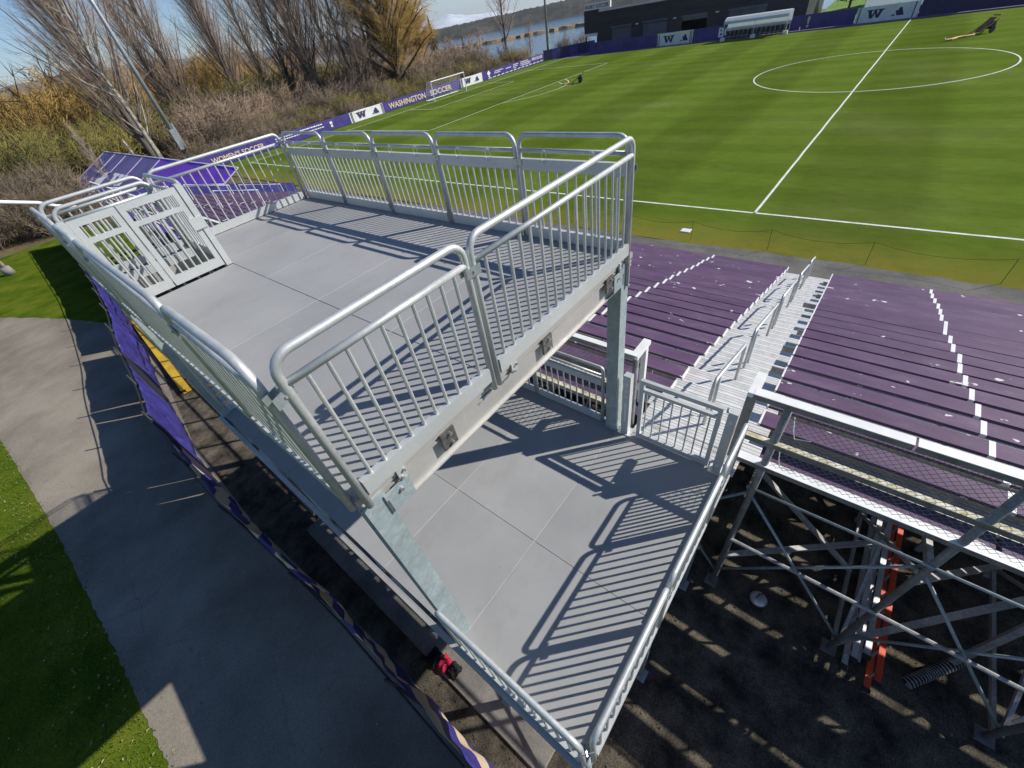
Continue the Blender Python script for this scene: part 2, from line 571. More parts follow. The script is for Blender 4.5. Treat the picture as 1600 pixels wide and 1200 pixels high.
M['twig_grey'] = mat_var('grey_twigs', (0.215, 0.155, 0.115), (0.40, 0.305, 0.235), 0.6, 0.9)
M['twig_red'] = mat_var('russet_twigs', (0.19, 0.135, 0.095), (0.36, 0.265, 0.19), 0.5, 0.9)
M['twig_gold'] = mat_var('golden_twigs', (0.26, 0.155, 0.035), (0.43, 0.28, 0.075), 0.5, 0.9)
M['twig_brown'] = mat_var('brown_thicket', (0.090, 0.068, 0.046), (0.24, 0.185, 0.125), 0.35, 0.95)
M['twig_olive'] = mat_var('olive_thicket', (0.115, 0.11, 0.025), (0.27, 0.225, 0.06), 0.3, 0.95)
M['leaf_green'] = mat_var('spring_leaves', (0.045, 0.065, 0.015), (0.11, 0.13, 0.03), 0.4, 0.8)
M['needle'] = mat_var('conifer_needles', (0.012, 0.026, 0.016), (0.035, 0.055, 0.03), 0.8, 0.9)
M['pole'] = mat_var('galvanised_pole', (0.24, 0.26, 0.27), (0.36, 0.38, 0.39), 2, 0.5, 0.4)
M['navy'] = mat_var('purple_banner_vinyl', (0.040, 0.026, 0.165), (0.066, 0.046, 0.25), 0.9, 0.5, fine=4, fine_amt=0.12, bmp=0.3, bscale=3)
M['banner_white'] = mat_var('white_banner_vinyl', (0.66, 0.66, 0.66), (0.78, 0.78, 0.78), 1.2, 0.5)
M['gold'] = mat_var('gold_lettering', (0.62, 0.50, 0.34), (0.72, 0.60, 0.43), 3, 0.6)
M['logo_white'] = mat_var('white_lettering', (0.7, 0.7, 0.72), (0.8, 0.8, 0.82), 3, 0.6)
M['logo_dark'] = mat_var('dark_purple_lettering', (0.028, 0.02, 0.075), (0.045, 0.03, 0.11), 3, 0.6)
M['mesh_blue'] = mat_var('blue_purple_windscreen', (0.024, 0.021, 0.13), (0.050, 0.042, 0.25), 2.2, 0.55, fine=7, fine_amt=0.25, bmp=0.8, bscale=6)
M['tarp_dull'] = mat_var('dull_purple_tarp', (0.095, 0.062, 0.20), (0.135, 0.10, 0.27), 0.35, 0.42, bmp=0.3, bscale=1.5)
M['tarp_bright'] = mat_var('bright_purple_tarp', (0.13, 0.025, 0.42), (0.17, 0.04, 0.55), 0.5, 0.5, bmp=0.4, bscale=2)
M['tarp_edge'] = mat_var('lilac_tarp_hem', (0.5, 0.42, 0.68), (0.62, 0.54, 0.78), 3, 0.6)
M['dark_tarp'] = mat_var('charcoal_tarp', (0.03, 0.028, 0.032), (0.06, 0.055, 0.06), 0.8, 0.7)
M['charcoal'] = mat_var('charcoal_cladding', (0.020, 0.021, 0.026), (0.032, 0.033, 0.040), 0.4, 0.6, stretch=(1, 1, 4))
M['shutter'] = mat_var('grey_roller_shutter', (0.085, 0.092, 0.11), (0.12, 0.13, 0.15), 0.7, 0.5)
M['canopy'] = mat_var('pale_shelter_roof', (0.74, 0.77, 0.78), (0.82, 0.84, 0.85), 0.8, 0.7)
_m = M['canopy']; _nt = _m.node_tree
_tr = _nt.nodes.new('ShaderNodeBsdfTranslucent'); _tr.inputs[0].default_value = (0.75, 0.82, 0.84, 1)
_mx = _nt.nodes.new('ShaderNodeMixShader'); _mx.inputs[0].default_value = 0.5
_nt.links.new(_nt.nodes['Principled BSDF'].outputs[0], _mx.inputs[1]); _nt.links.new(_tr.outputs[0], _mx.inputs[2])
_nt.links.new(_mx.outputs[0], _nt.nodes['Material Output'].inputs[0])
M['net'] = mat_var('goal_net', (0.6, 0.6, 0.6), (0.75, 0.75, 0.75), 3, 0.8)
M['brown_cart'] = mat_var('brown_cart_paint', (0.22, 0.11, 0.03), (0.33, 0.18, 0.06), 3, 0.6)
M['orange'] = mat_var('orange_hose', (0.62, 0.25, 0.08), (0.75, 0.42, 0.2), 4, 0.6)

# lake
m, nt, b = newmat('lake_water')
b.inputs['Base Color'].default_value = (0.035, 0.075, 0.13, 1)
b.inputs['Roughness'].default_value = 0.12
nw = noise(nt, 0.9, 4, 0.6, world_pos(nt, (0.35, 1, 1)))
bump(nt, b, nw.outputs['Fac'], 0.5, 0.25)
M['water'] = m

# banner fence fabric: purple with gold swashes on its near end
m, nt, b = newmat('printed_windscreen')
pos = world_pos(nt)
n1 = noise(nt, 2.4, 6, 0.6, world_pos(nt, (1, 2.0, 1.2)))
r1 = ramp(nt, [(0.3, (0.030, 0.026, 0.15)), (0.7, (0.060, 0.050, 0.30))]); nt.links.new(n1.outputs['Fac'], r1.inputs[0])
wv = nt.nodes.new('ShaderNodeTexWave'); wv.bands_direction = 'DIAGONAL'; wv.inputs['Scale'].default_value = 0.62; wv.inputs['Distortion'].default_value = 2.6
wv.inputs['Detail'].default_value = 0.6; wv.inputs['Detail Scale'].default_value = 0.8
nt.links.new(world_pos(nt, (0.0, 0.8, 1.1)), wv.inputs['Vector'])
rw = ramp(nt, [(0.56, g(0)), (0.58, g(1))]); nt.links.new(wv.outputs['Fac'], rw.inputs[0])
sp = nt.nodes.new('ShaderNodeSeparateXYZ'); nt.links.new(pos, sp.inputs[0])
lt = nt.nodes.new('ShaderNodeMath'); lt.operation = 'LESS_THAN'; lt.inputs[1].default_value = 6.9; nt.links.new(sp.outputs[1], lt.inputs[0])
mu = nt.nodes.new('ShaderNodeMath'); mu.operation = 'MULTIPLY'; nt.links.new(lt.outputs[0], mu.inputs[0]); nt.links.new(rw.outputs[0], mu.inputs[1])
nt.links.new(mix(nt, mu.outputs[0], r1.outputs[0], (0.66, 0.52, 0.35, 1)), b.inputs['Base Color'])
b.inputs['Roughness'].default_value = 0.6
M['windscreen'] = m

# ------------------------------------------------------------------ terrain, lake, hills
SHORE = [(128, -400), (128, 20), (108, 60), (90, 84), (104, 118), (84, 150), (52, 176), (10, 215), (-60, 260), (-300, 330), (-900, 420)]


def shore_dist(x, y):
    """positive = land side"""
    best = 1e9; sgn = 1
    for (ax, ay), (bx, by) in zip(SHORE[:-1], SHORE[1:]):
        dx, dy = bx - ax, by - ay
        t = max(0, min(1, ((x - ax) * dx + (y - ay) * dy) / (dx * dx + dy * dy)))
        px, py = ax + t * dx, ay + t * dy
        d = math.hypot(x - px, y - py)
        if d < best - 1e-6:
            best = d
            sgn = 1 if (dx * (y - ay) - dy * (x - ax)) > 0 else -1
    return best * sgn


def ground_z(x, y):
    d = shore_dist(x, y)
    flat = (x < 92 and y < 60)
    if flat:
        return -0.05
    z = -0.05
    if y > 60:
        z -= min(1.2, (y - 60) * 0.03)
    if d < 25:
        z = min(z, -0.05 - (25 - d) * 0.16)
    return max(z, -9.0)


xs = [-6000, -2000, -900, -500, -300, -200] + list(np.arange(-150, 240, 9.0)) + [260, 320, 400, 700, 2000, 12000]
ys = [-3000, -1000, -400, -250] + list(np.arange(-160, 380, 9.0)) + [400, 460, 600, 1200, 3000, 12000]
vs = []
for yy in ys:
    for xx in xs:
        vs.append((xx, yy, ground_z(xx, yy)))
nx = len(xs)
fs = [(j * nx + i, j * nx + i + 1, (j + 1) * nx + i + 1, (j + 1) * nx + i) for j in range(len(ys) - 1) for i in range(nx - 1)]
gmb = MB().add(vs, fs)
struct(build(gmb, 'ground', M['land'], smooth=True))
struct(build(MB().add([(-9000, -4000, -3), (14000, -4000, -3), (14000, 14000, -3), (-9000, 14000, -3)], [(0, 1, 2, 3)]), 'lake', M['water']))


def ridge(name, pts, base_z, depth, mat, seed, jag, sub=24):
    """a ridge along pts = (x, y, height) with a rough skyline and real depth"""
    rn = random.Random(seed)
    line = []
    for (ax, ay, ah), (bx, by, bh) in zip(pts[:-1], pts[1:]):
        for k in range(sub):
            t = k / sub
            line.append((ax + (bx - ax) * t, ay + (by - ay) * t, ah + (bh - ah) * t))
    line.append(pts[-1])
    prof = ((-0.5, 0.0), (-0.32, 0.55), (-0.12, 0.92), (0.0, 1.0), (0.5, 0.0))
    vs = []
    for x, y, h in line:
        d = Vector((x - CAM.x, y - CAM.y)).normalized()
        for o, f in prof:
            j = 1 + rn.uniform(-jag, jag) if f > 0.3 else 1
            vs.append((x + d.x * depth * o, y + d.y * depth * o, base_z + h * f * j))
    m_ = len(prof)
    fs = [(i * m_ + k, i * m_ + k + 1, (i + 1) * m_ + k + 1, (i + 1) * m_ + k) for i in range(len(line) - 1) for k in range(m_ - 1)]
    return struct(build(MB().add(vs, fs), name, mat, smooth=True))


def polar(az, d):
    return CAM.x + d * math.cos(az), CAM.y + d * math.sin(az)


def arc(a0, a1, d, hs):
    out = []
    for i, h in enumerate(hs):
        a = a0 + (a1 - a0) * i / (len(hs) - 1)
        x, y = polar(a, d)
        out.append((x, y, h))
    return out


ridge('hill', arc(0.25, 0.98, 620, [16, 18, 17, 15, 13, 12, 11, 12, 9]), -4, 140, M['hill'], 3, 0.05, 30)
ridge('hill', arc(0.9, 2.3, 1500, [24, 22, 18, 16, 18, 15, 16, 14, 12]), -4, 300, M['hill'], 5, 0.05, 30)
ridge('mountain', arc(0.85, 2.2, 7000, [60, 90, 120, 190, 240, 170, 250, 180, 210, 160, 140]), -4, 1600, M['mountain'], 8, 0.05, 8)
ridge('mountain', arc(0.66, 0.88, 9000, [20, 60, 70, 90, 150, 80, 60, 20]), -4, 1600, M['snow'], 9, 0.05, 8)

# reed banks in the lake
def reed_bank(pts, w, h, seed):
    rn = random.Random(seed)
    vs = []; n = 0
    for (ax, ay), (bx, by) in zip(pts[:-1], pts[1:]):
        for k in range(14):
            t = k / 14
            x = ax + (bx - ax) * t; y = ay + (by - ay) * t
            d = Vector((x - CAM.x, y - CAM.y)).normalized()
            ww = w * rn.uniform(0.6, 1.2); hh = h * rn.uniform(0.6, 1.2)
            for o, f in ((-1, 0), (-0.8, 1), (0.8, 1), (1, 0)):
                vs.append((x + d.x * ww * o, y + d.y * ww * o, -3.2 + f * (hh + 0.2)))
            n += 1
    fs = [(i * 4 + k, i * 4 + k + 1, (i + 1) * 4 + k + 1, (i + 1) * 4 + k) for i in range(n - 1) for k in range(3)]
    return stuff(tag(build(MB().add(vs, fs), 'reed_bank', M['reed']), 'tan strip of dry reeds lying across the lake', 'reeds'))


reed_bank([(150, 210), (200, 222), (225, 190), (244, 161), (235, 120), (200, 78), (170, 40)], 7, 1.3, 1)

# ------------------------------------------------------------------ pitch, paths, lawn
W = 67.6; HL = 53.4
def sheet(name, pts, z, mat):
    return struct(build(MB().add([(x, y, z) for x, y in pts], [tuple(range(len(pts)))]), name, mat))


sheet('soccer_pitch', [(-3.75, -70), (66.5, -70), (66.5, 57.3), (-3.9, 57.3)], 0.0, M['turf'])
sheet('perimeter_track', [(66.5, -70), (73.2, -70), (73.2, 57.3), (66.5, 57.3)], 0.004, mat_var('plum_track', (0.16, 0.11, 0.15), (0.22, 0.16, 0.2), 0.6, 0.9, fine=8))
# wavering asphalt strip in front of the stand
rn = random.Random(4)
pts = [(-5.6, -70), (-5.6, 40)]
edge = []
y = 40.0
while y > -70:
    edge.append((-3.72 - 0.10 * math.sin(y * 0.35) + rn.uniform(-0.07, 0.07) - 0.010 * max(0, y), y))
    y -= 0.35
edge.append((-3.7, -70))
struct(build(MB().add([(x, y, 0.008) for x, y in edge] + [(-6.4, y, 0.008) for x, y in edge],
                      [(i, i + 1, len(edge) + i + 1, len(edge) + i) for i in range(len(edge) - 1)]), 'asphalt_strip', M['asphalt_light']))
FPL = [(-40, -21.42), (-6, -21.42), (0, -21.45), (1.6, -21.53), (4.4, -21.76), (8.95, -21.76), (10.55, -21.55), (14.6, -21.22), (17.5, -20.80), (22.3, -20.38), (28.5, -20.0), (46, -19.6)]
def fence_x(y):
    return float(np.interp(y, [a for a, _ in FPL], [b for _, b in FPL]))
gy = [-40, -6, 0, 1.6, 4.4, 7, 8.95, 10.55, 13.2, 16, 19, 23.5]
sheet('gravel_ground', [(fence_x(q) - 0.05, q) for q in gy] + [(-18.6, 25.5), (-16.8, 26.5), (-16.0, 48), (-6.3, 48), (-6.3, -40)], 0.004, M['dirt'])
# path behind the stand: curves away at its far end
path_l = [(-24.5, -12), (-24.7, 0), (-24.75, 2), (-24.9, 5.3), (-25.15, 9.6), (-25.8, 17), (-27.6, 26), (-31, 35), (-38, 46)]
path_r = [(-21.5, -12), (-21.45, 0), (-21.55, 2), (-21.75, 5.3), (-21.65, 9.6), (-20.7, 17), (-20.5, 21.8), (-22.9, 28.0), (-30.5, 44)]
rn = random.Random(11)
L2 = []; R2 = []
for (a, b_), (c, d_) in zip(zip(path_l[:-1], path_r[:-1]), zip(path_l[1:], path_r[1:])):
    for k in range(40):
        t = k / 40
        L2.append((a[0] + (c[0] - a[0]) * t + rn.uniform(-0.02, 0.02), a[1] + (c[1] - a[1]) * t))
        R2.append((b_[0] + (d_[0] - b_[0]) * t + (rn.uniform(-0.06, 0.06) if b_[1] > 17 else 0), b_[1] + (d_[1] - b_[1]) * t))
sheet('lawn', [(-60, -40), (-14.5, -40), (-14.5, 48), (-60, 48)], 0.0, M['lawn'])
struct(build(MB().add([(x, y, 0.010) for x, y in L2] + [(x, y, 0.010) for x, y in R2],
                      [(i, len(L2) + i, len(L2) + i + 1, i + 1) for i in range(len(L2) - 1)]), 'asphalt_path', M['asphalt']))

# field lines
LW = 0.11
def line_obj(pts, closed=False, w=LW):
    """painted strip along pts, 4 mm above the turf"""
    P = [Vector((x, y)) for x, y in pts]
    n = len(P); vs = []
    for i in range(n):
        a = P[(i - 1) % n] if (closed or i > 0) else P[i]
        c = P[(i + 1) % n] if (closed or i < n - 1) else P[i]
        t = (c - a).normalized()
        q = Vector((-t.y, t.x)) * (w / 2)
        vs += [(P[i].x + q.x, P[i].y + q.y, 0.006), (P[i].x - q.x, P[i].y - q.y, 0.006)]
    m_ = n if closed else n - 1
    fs = [(2 * i, 2 * i + 1, 2 * ((i + 1) % n) + 1, 2 * ((i + 1) % n)) for i in range(m_)]
    return struct(build(MB().add(vs, fs), 'field_line', M['line']))


def wob(a, b, n=60, amp=0.012):
    rn_ = random.Random(int(abs(a[0] * 7 + b[1] * 13)))
    return [(a[0] + (b[0] - a[0]) * k / n + rn_.uniform(-amp, amp), a[1] + (b[1] - a[1]) * k / n + rn_.uniform(-amp, amp)) for k in range(n + 1)]


line_obj(wob((0, 0.06), (0, 53.4)), w=0.12); line_obj(wob((0, -0.06), (0, -53.4)), w=0.12)
line_obj(wob((0.06, 0), (W, 0)))
line_obj([(W / 2 + 9.15 * math.cos(2 * math.pi * k / 96), 9.15 * math.sin(2 * math.pi * k / 96)) for k in range(96)], True)
line_obj(wob((0.06, HL), (W, HL), 80))
line_obj(wob((W / 2 - 20.15, HL - 16.5), (W / 2 + 20.15, HL - 16.5)))
for s in (-1, 1):
    line_obj(wob((W / 2 + s * 20.15, HL - 16.4), (W / 2 + s * 20.15, HL - 0.06), 30))
    line_obj(wob((W / 2 + s * 9.16, HL - 5.4), (W / 2 + s * 9.16, HL - 0.06), 12))
line_obj(wob((W / 2 - 9.16, HL - 5.5), (W / 2 + 9.16, HL - 5.5), 30))
a0 = math.acos(5.5 / 9.15)
line_obj([(W / 2 + 9.15 * math.sin(-a0 + 2 * a0 * k / 30), HL - 11 - 9.15 * math.cos(-a0 + 2 * a0 * k / 30)) for k in range(31)])

# ------------------------------------------------------------------ raised viewing platform
X0, X1, Y0, Y1 = -20.71, -17.30, -2.19, 4.22
ZD, HT, H2 = 6.32, 1.07, 0.93
ZL, YL = 3.60, -3.68
XM = -19.43
GY = 2.60
plat = thing('viewing_platform', (-19.0, -3.0, 0), 'two-level silver aluminium viewing platform with grey decks behind the bleacher', 'platform')

_pk = {}
def picket_mesh(h, r=0.0115):
    k = (round(h, 3), r)
    if k not in _pk:
        _pk[k] = MB().tube([(0, 0, 0), (0, 0, h)], r, 8).mesh('picket', smooth=False)
    return _pk[k]


def rail_panel(a, b, z, out, h=HT, h2=H2, n=None, flat=None, ties=False, bend=0.11, parent=None, drop=0.09, kick=0.115, name='railing_panel'):
    """tubular guard panel from a to b (x,y): bent top tube, second rail, pickets, kick channel.
    out = outward unit vector (x, y) on which the channel is offset"""
    parent = parent or plat
    A = Vector((a[0], a[1], 0)); B = Vector((b[0], b[1], 0))
    d = (B - A); L = d.length; d.normalize()
    R = 0.0235
    Z = Vector((0, 0, 1))
    pts = [A + Z * (z - drop), A + Z * (z + h - bend - R)]
    for k in range(1, 7):
        t = math.pi / 2 * k / 6
        pts.append(A + d * (bend * (1 - math.cos(t))) + Z * (z + h - R - bend + bend * math.sin(t)))
    for k in range(0, 7):
        t = math.pi / 2 * k / 6
        pts.append(B - d * (bend * (1 - math.sin(t))) + Z * (z + h - R - bend + bend * math.cos(t)))
    pts.append(B + Z * (z - drop))
    fr = build(MB().tube(pts, R, 12), name, M['alu'], parent, smooth=True)
    z2 = z + h2 - R
    build(MB().tube([A + d * 0.01 + Z * z2, B - d * 0.01 + Z * z2], 0.021, 12), 'second_rail', M['alu'], fr, smooth=True)
    top = z2
    if flat:
        zf = z + flat
        mb = MB().bar(A + d * 0.02 + Z * zf, B - d * 0.02 + Z * zf, 0.045, 0.062)
        mb.bar(A + d * 0.02 + Z * (zf - 0.055), B - d * 0.02 + Z * (zf - 0.055), 0.030, 0.042)
        build(mb, 'flat_rail', M['alu_flat'], fr)
        top = zf - 0.07
    o3 = Vector((out[0], out[1], 0))
    kz = z + 0.012
    mb = MB().bar(A + d * 0.03 + Z * (kz + kick / 2), B - d * 0.03 + Z * (kz + kick / 2), 0.046, kick)
    build(mb, 'kick_channel', M['alu_flat'], fr)
    if n is None:
        n = max(3, round(L / 0.117) - 1)
    pm = picket_mesh(top - kz - kick + 0.004)
    for i in range(n):
        p = A + d * (L * (i + 1) / (n + 1)) + Z * (kz + kick - 0.002)
        place('picket', pm, p, M['alu'], fr)
    if ties:
        for t in (0.3, 0.72):
            c = A + d * (L * t + random.uniform(-0.05, 0.05)) + Z * (z2 - 0.02)
            w = random.uniform(0.025, 0.055)
            loop = [c + d * (w * math.sin(u)) + o3 * -0.028 + Z * (0.035 - 0.075 * (1 - math.cos(u)) * 0.85) for u in np.linspace(0, 2 * math.pi, 11)]
            build(MB().tube(loop, 0.0035, 5), 'cable_tie', M['white_tie'], fr)
    return fr


def clamp(p, d, z, parent=None):
    """galvanised plate pair joining two neighbouring tubes"""
    parent = parent or plat
    D = Vector((d[0], d[1], 0)); N = Vector((-d[1], d[0], 0)); P = Vector((p[0], p[1], z))
    mb = MB()
    for s in (-1, 1):
        mb.bar(P - D * 0.062 + N * (s * 0.029), P + D * 0.062 + N * (s * 0.029), 0.006, 0.062)
    c = build(mb, 'clamp_plate', M['clamp'], parent)
    mb = MB()
    mb.tube([P - N * 0.042, P + N * 0.042], 0.009, 6)
    build(mb, 'bolt', M['bolt'], c)


G_ = 0.028           # half gap between panels
# field side: five panels with a flat rail and cable ties
ys5 = [Y0 + 0.02 + (Y1 - Y0 - 0.06) * k / 5 for k in range(6)]
for k in range(5):
    rail_panel((X1, ys5[k] + G_), (X1, ys5[k + 1] - G_), ZD, (1, 0), flat=0.80, ties=True, n=10)
    if k:
        clamp((X1, ys5[k]), (0, 1), ZD + 0.80)
# near end: a short and a long panel
rail_panel((X0 + 0.075, Y0), (XM - G_, Y0), ZD, (0, -1), n=10, bend=0.10)
rail_panel((XM + G_, Y0), (X1 - 0.03, Y0), ZD, (0, -1), n=17, bend=0.10)
clamp((XM, Y0), (1, 0), ZD + 0.86)
clamp((X0 + 0.04, Y0 + 0.02), (0.92, 0.38), ZD + 0.86)
clamp((X1 - 0.004, Y0 + 0.03), (0.5, 0.86), ZD + 0.80)
# back side (path side)
for a, b in ((Y0 + 0.05, -0.96), (-0.96, 1.52), (1.52, 2.58)):
    rail_panel((X0, a + G_), (X0, b - G_), ZD, (-1, 0), bend=0.16)
    clamp((X0, b), (0, 1), ZD + 0.86)
# far end
rail_panel((XM + 0.05, Y1), (X1 - 0.05, Y1), ZD, (0, 1), n=15, bend=0.10)
clamp((X1 - 0.02, Y1 - 0.01), (1, 0), ZD + 0.86)
# stair well in the far corner: guard panels round it
rail_panel((X0, GY + 0.06), (X0, Y1 - 0.05), ZD, (-1, 0), bend=0.12)
rail_panel((X0 + 0.05, Y1), (XM - 0.05, Y1), ZD, (0, 1), bend=0.12)
rail_panel((X0 + 0.10, Y1 - 0.55), (XM - 0.09, Y1 - 0.55), ZD - 0.02, (0, 1), bend=0.12)
rail_panel((XM + 0.0, GY + 0.10), (XM + 0.0, Y1 - 0.06), ZD, (1, 0), n=11, bend=0.10)


def flat_gate(xa, xb, y, z0, z1, name):
    """gate leaf of flat bars: a small slot under the top bar, then a picket field"""
    t = 0.045
    mb = MB()
    sw = 0.060
    mb.box(xa, xa + sw, y, y + t, z0, z1); mb.box(xb - sw, xb, y, y + t, z0, z1)
    mb.box(xa + sw, xb - sw, y, y + t, z1 - 0.070, z1)
    mb.box(xa + sw, xb - sw, y, y + t, z1 - 0.255, z1 - 0.20)
    mb.box(xa + sw, xb - sw, y, y + t, z0, z0 + 0.11)
    gate = build(mb, name, M['alu_flat'], plat)
    n = int((xb - xa - 2 * sw) / 0.095)
    pm = picket_mesh(z1 - 0.255 - z0 - 0.11)
    pm2 = picket_mesh(0.13)
    for i in range(n):
        x = xa + sw + (xb - xa - 2 * sw) * (i + 1) / (n + 1)
        place('picket', pm, (x, y + t / 2, z0 + 0.11), M['alu'], gate)
        place('picket', pm2, (x, y + t / 2, z1 - 0.20), M['alu'], gate)
    return gate


flat_gate(X0 + 0.10, -20.16, GY, ZD + 0.03, ZD + 1.02, 'stair_gate')
g2 = flat_gate(-20.145, -19.52, GY, ZD + 0.03, ZD + 1.02, 'stair_gate')
build(MB().box(-19.60, -19.44, GY - 0.025, GY - 0.003, ZD + 0.52, ZD + 0.66), 'latch_plate', M['alu_flat'], g2)
build(MB().box(-19.505, -19.435, GY - 0.01, GY + 0.07, ZD + 0.005, ZD + 1.04), 'gate_post', M['alu_flat'], plat)
build(MB().box(X0 + 0.03, X0 + 0.09, GY - 0.01, GY + 0.06, ZD + 0.005, ZD + 1.04), 'gate_post', M['alu_flat'], plat)

# upper deck sheets
def deck_sheet(xa, xb, ya, yb, z, gap=0.003):
    o = build(MB().bbox(xa + gap, xb - gap, ya + gap, yb - gap, z - 0.022, z, 0.0025), 'deck_sheet', M['deck'], plat)
    return o


mod = [Y0 + 0.03, -0.925, 0.345, 1.585, 2.84, Y1 + 0.02]
for a, b in zip(mod[:-1], mod[1:]):
    deck_sheet(XM, X1 + 0.02, a, b, ZD)
for a, b in ((Y0 + 0.03, 0.345), (0.345, GY - 0.02)):
    deck_sheet(X0 + 0.03, XM, a, b, ZD)
# pale joint strips under the sheets
mb = MB()
for yy in mod[1:-1]:
    mb.box(X0, X1, yy - 0.02, yy + 0.02, ZD - 0.05, ZD - 0.0055) if yy < GY else mb.box(XM, X1, yy - 0.02, yy + 0.02, ZD - 0.05, ZD - 0.0055)
mb.box(XM - 0.02, XM + 0.02, Y0, GY - 0.1, ZD - 0.048, ZD - 0.0065)
build(mb, 'joint_strip', M['seam'], plat)

# edge beams of the upper deck
def edge_beam(a, b, ztop, depth, out, name='edge_beam'):
    A = Vector((a[0], a[1], 0)); B = Vector((b[0], b[1], 0)); O = Vector((out[0], out[1], 0)); Z = Vector((0, 0, 1))
    mb = MB()
    mb.bar(A + Z * (ztop - depth / 2), B + Z * (ztop - depth / 2), 0.012, depth)               # web
    mb.bar(A + O * 0.030 + Z * (ztop - 0.03), B + O * 0.030 + Z * (ztop - 0.03), 0.048, 0.055)    # top chord
    mb.bar(A + O * 0.022 + Z * (ztop - 0.092), B + O * 0.022 + Z * (ztop - 0.092), 0.030, 0.022)  # groove lips
    mb.bar(A + O * 0.022 + Z * (ztop - 0.130), B + O * 0.022 + Z * (ztop - 0.130), 0.030, 0.018)
    mb.bar(A + O * 0.018 + Z * (ztop - depth + 0.007), B + O * 0.018 + Z * (ztop - depth + 0.007), 0.024, 0.012)  # foot
    return build(mb, name, M['beam'], plat)


BD = 0.37
nb = edge_beam((X0 + 0.02, Y0 + 0.095), (X1 - 0.02, Y0 + 0.095), ZD - 0.024, BD, (0, -1))
edge_beam((X1 + 0.03, Y0), (X1 + 0.03, Y1), ZD - 0.024, BD, (1, 0))
edge_beam((X0 + 0.10, Y0 + 0.1), (X0 + 0.10, Y1), ZD - 0.024, BD, (-1, 0))
edge_beam((X0, Y1 + 0.03), (X1, Y1 + 0.03), ZD - 0.024, BD, (0, 1))
for yy in (-0.925, 0.345, 1.585, 2.84):
    build(MB().bar((XM if yy > GY else X0, yy, ZD - 0.14), (X1, yy, ZD - 0.14), 0.06, 0.17), 'joist', M['beam'], plat)
for x in (-19.95, -18.72, -17.62):
    mb = MB().box(x - 0.065, x + 0.065, Y0 + 0.035, Y0 + 0.055, ZD - 0.275, ZD - 0.115)
    pl = build(mb, 'splice_plate', M['steel_dark'], plat)
    for zz in (-0.145, -0.235):
        build(MB().tube([(x + 0.01, Y0 + 0.04, ZD + zz), (x + 0.01, Y0 + 0.012, ZD + zz)], 0.014, 6), 'bolt', M['bolt'], pl)
for x in (-20.36, -19.18, -17.40):
    hb = build(MB().box(x - 0.035, x + 0.035, Y0 + 0.028, Y0 + 0.048, ZD - 0.15, ZD - 0.06), 'hook_bracket', M['alu_flat'], plat)
    for dx in (-0.015, 0.015):
        build(MB().tube([(x + dx, Y0 + 0.03, ZD - 0.105 + dx * 1.6), (x + dx, Y0 + 0.008, ZD - 0.105 + dx * 1.6)], 0.010, 6), 'bolt', M['bolt'], hb)

# columns between the decks
def column(x, y, s, name='column'):
    w = 0.16
    mb = MB().box(x - w / 2, x + w / 2, y - w / 2, y + w / 2, ZL + 0.001, ZD - 0.12)
    c = build(mb, name, M['galv'], plat)
    mb = MB().box(x + s * (w / 2 - 0.02), x + s * (w / 2 + 0.18), y - w / 2 - 0.014, y - w / 2 - 0.002, ZD - 0.34, ZD - 0.15) if s > 0 else \
        MB().box(x + s * (w / 2 + 0.18), x + s * (w / 2 - 0.02), y - w / 2 - 0.014, y - w / 2 - 0.002, ZD - 0.34, ZD - 0.15)
    pl = build(mb, 'bracket_plate', M['galv'], c)
    build(MB().tube([(x + s * 0.18, y - w / 2 - 0.012, ZD - 0.2), (x + s * 0.18, y - w / 2 - 0.035, ZD - 0.2)], 0.014, 6), 'bolt', M['bolt'], c)
    build(MB().box(x + s * 0.065, x + s * 0.077, y - w / 2 - 0.017, y - w / 2 - 0.0145, ZD - 0.33, ZD - 0.20) if s > 0 else
          MB().box(x + s * 0.077, x + s * 0.065, y - w / 2 - 0.017, y - w / 2 - 0.0145, ZD - 0.33, ZD - 0.20), 'slot', M['steel_dark'], c)
    return c


column(-20.60, -2.075, 1)
column(-17.295, -2.075, -1)
for x in (X0 + 0.06, X1 - 0.06):
    build(MB().box(x - 0.08, x + 0.08, Y1 - 0.2, Y1 - 0.04, 0.02, ZD - 0.12), 'column', M['galv'], plat)

# lower deck
lmod = [YL + 0.03, -2.15, -0.84, 0.40, 1.65, 2.9, 4.15]
for a, b in zip(lmod[:-1], lmod[1:]):
    deck_sheet(X0 + 0.02, -19.385, a, b, ZL)
    deck_sheet(-19.385, X1 + 0.04, a, b, ZL)
mb = MB()
for yy in lmod[1:-1]:
    mb.box(X0 + 0.03, X1, yy - 0.02, yy + 0.02, ZL - 0.05, ZL - 0.0055)
mb.box(-19.405, -19.365, YL, 4.1, ZL - 0.048, ZL - 0.0065)
build(mb, 'joint_strip', M['seam'], plat)
edge_beam((X0 + 0.02, YL + 0.09), (X1 + 0.02, YL + 0.09), ZL - 0.024, 0.26, (0, -1))
edge_beam((X0 - 0.02, YL), (X0 - 0.02, 4.15), ZL - 0.024, 0.26, (-1, 0))
edge_beam((X1 + 0.07, YL), (X1 + 0.07, 4.15), ZL - 0.024, 0.26, (1, 0))
for yy in (-2.15, -0.84, 0.40, 1.65, 2.9):
    build(MB().bar((X0, yy, ZL - 0.14), (X1, yy, ZL - 0.14), 0.06, 0.17), 'joist', M['beam'], plat)
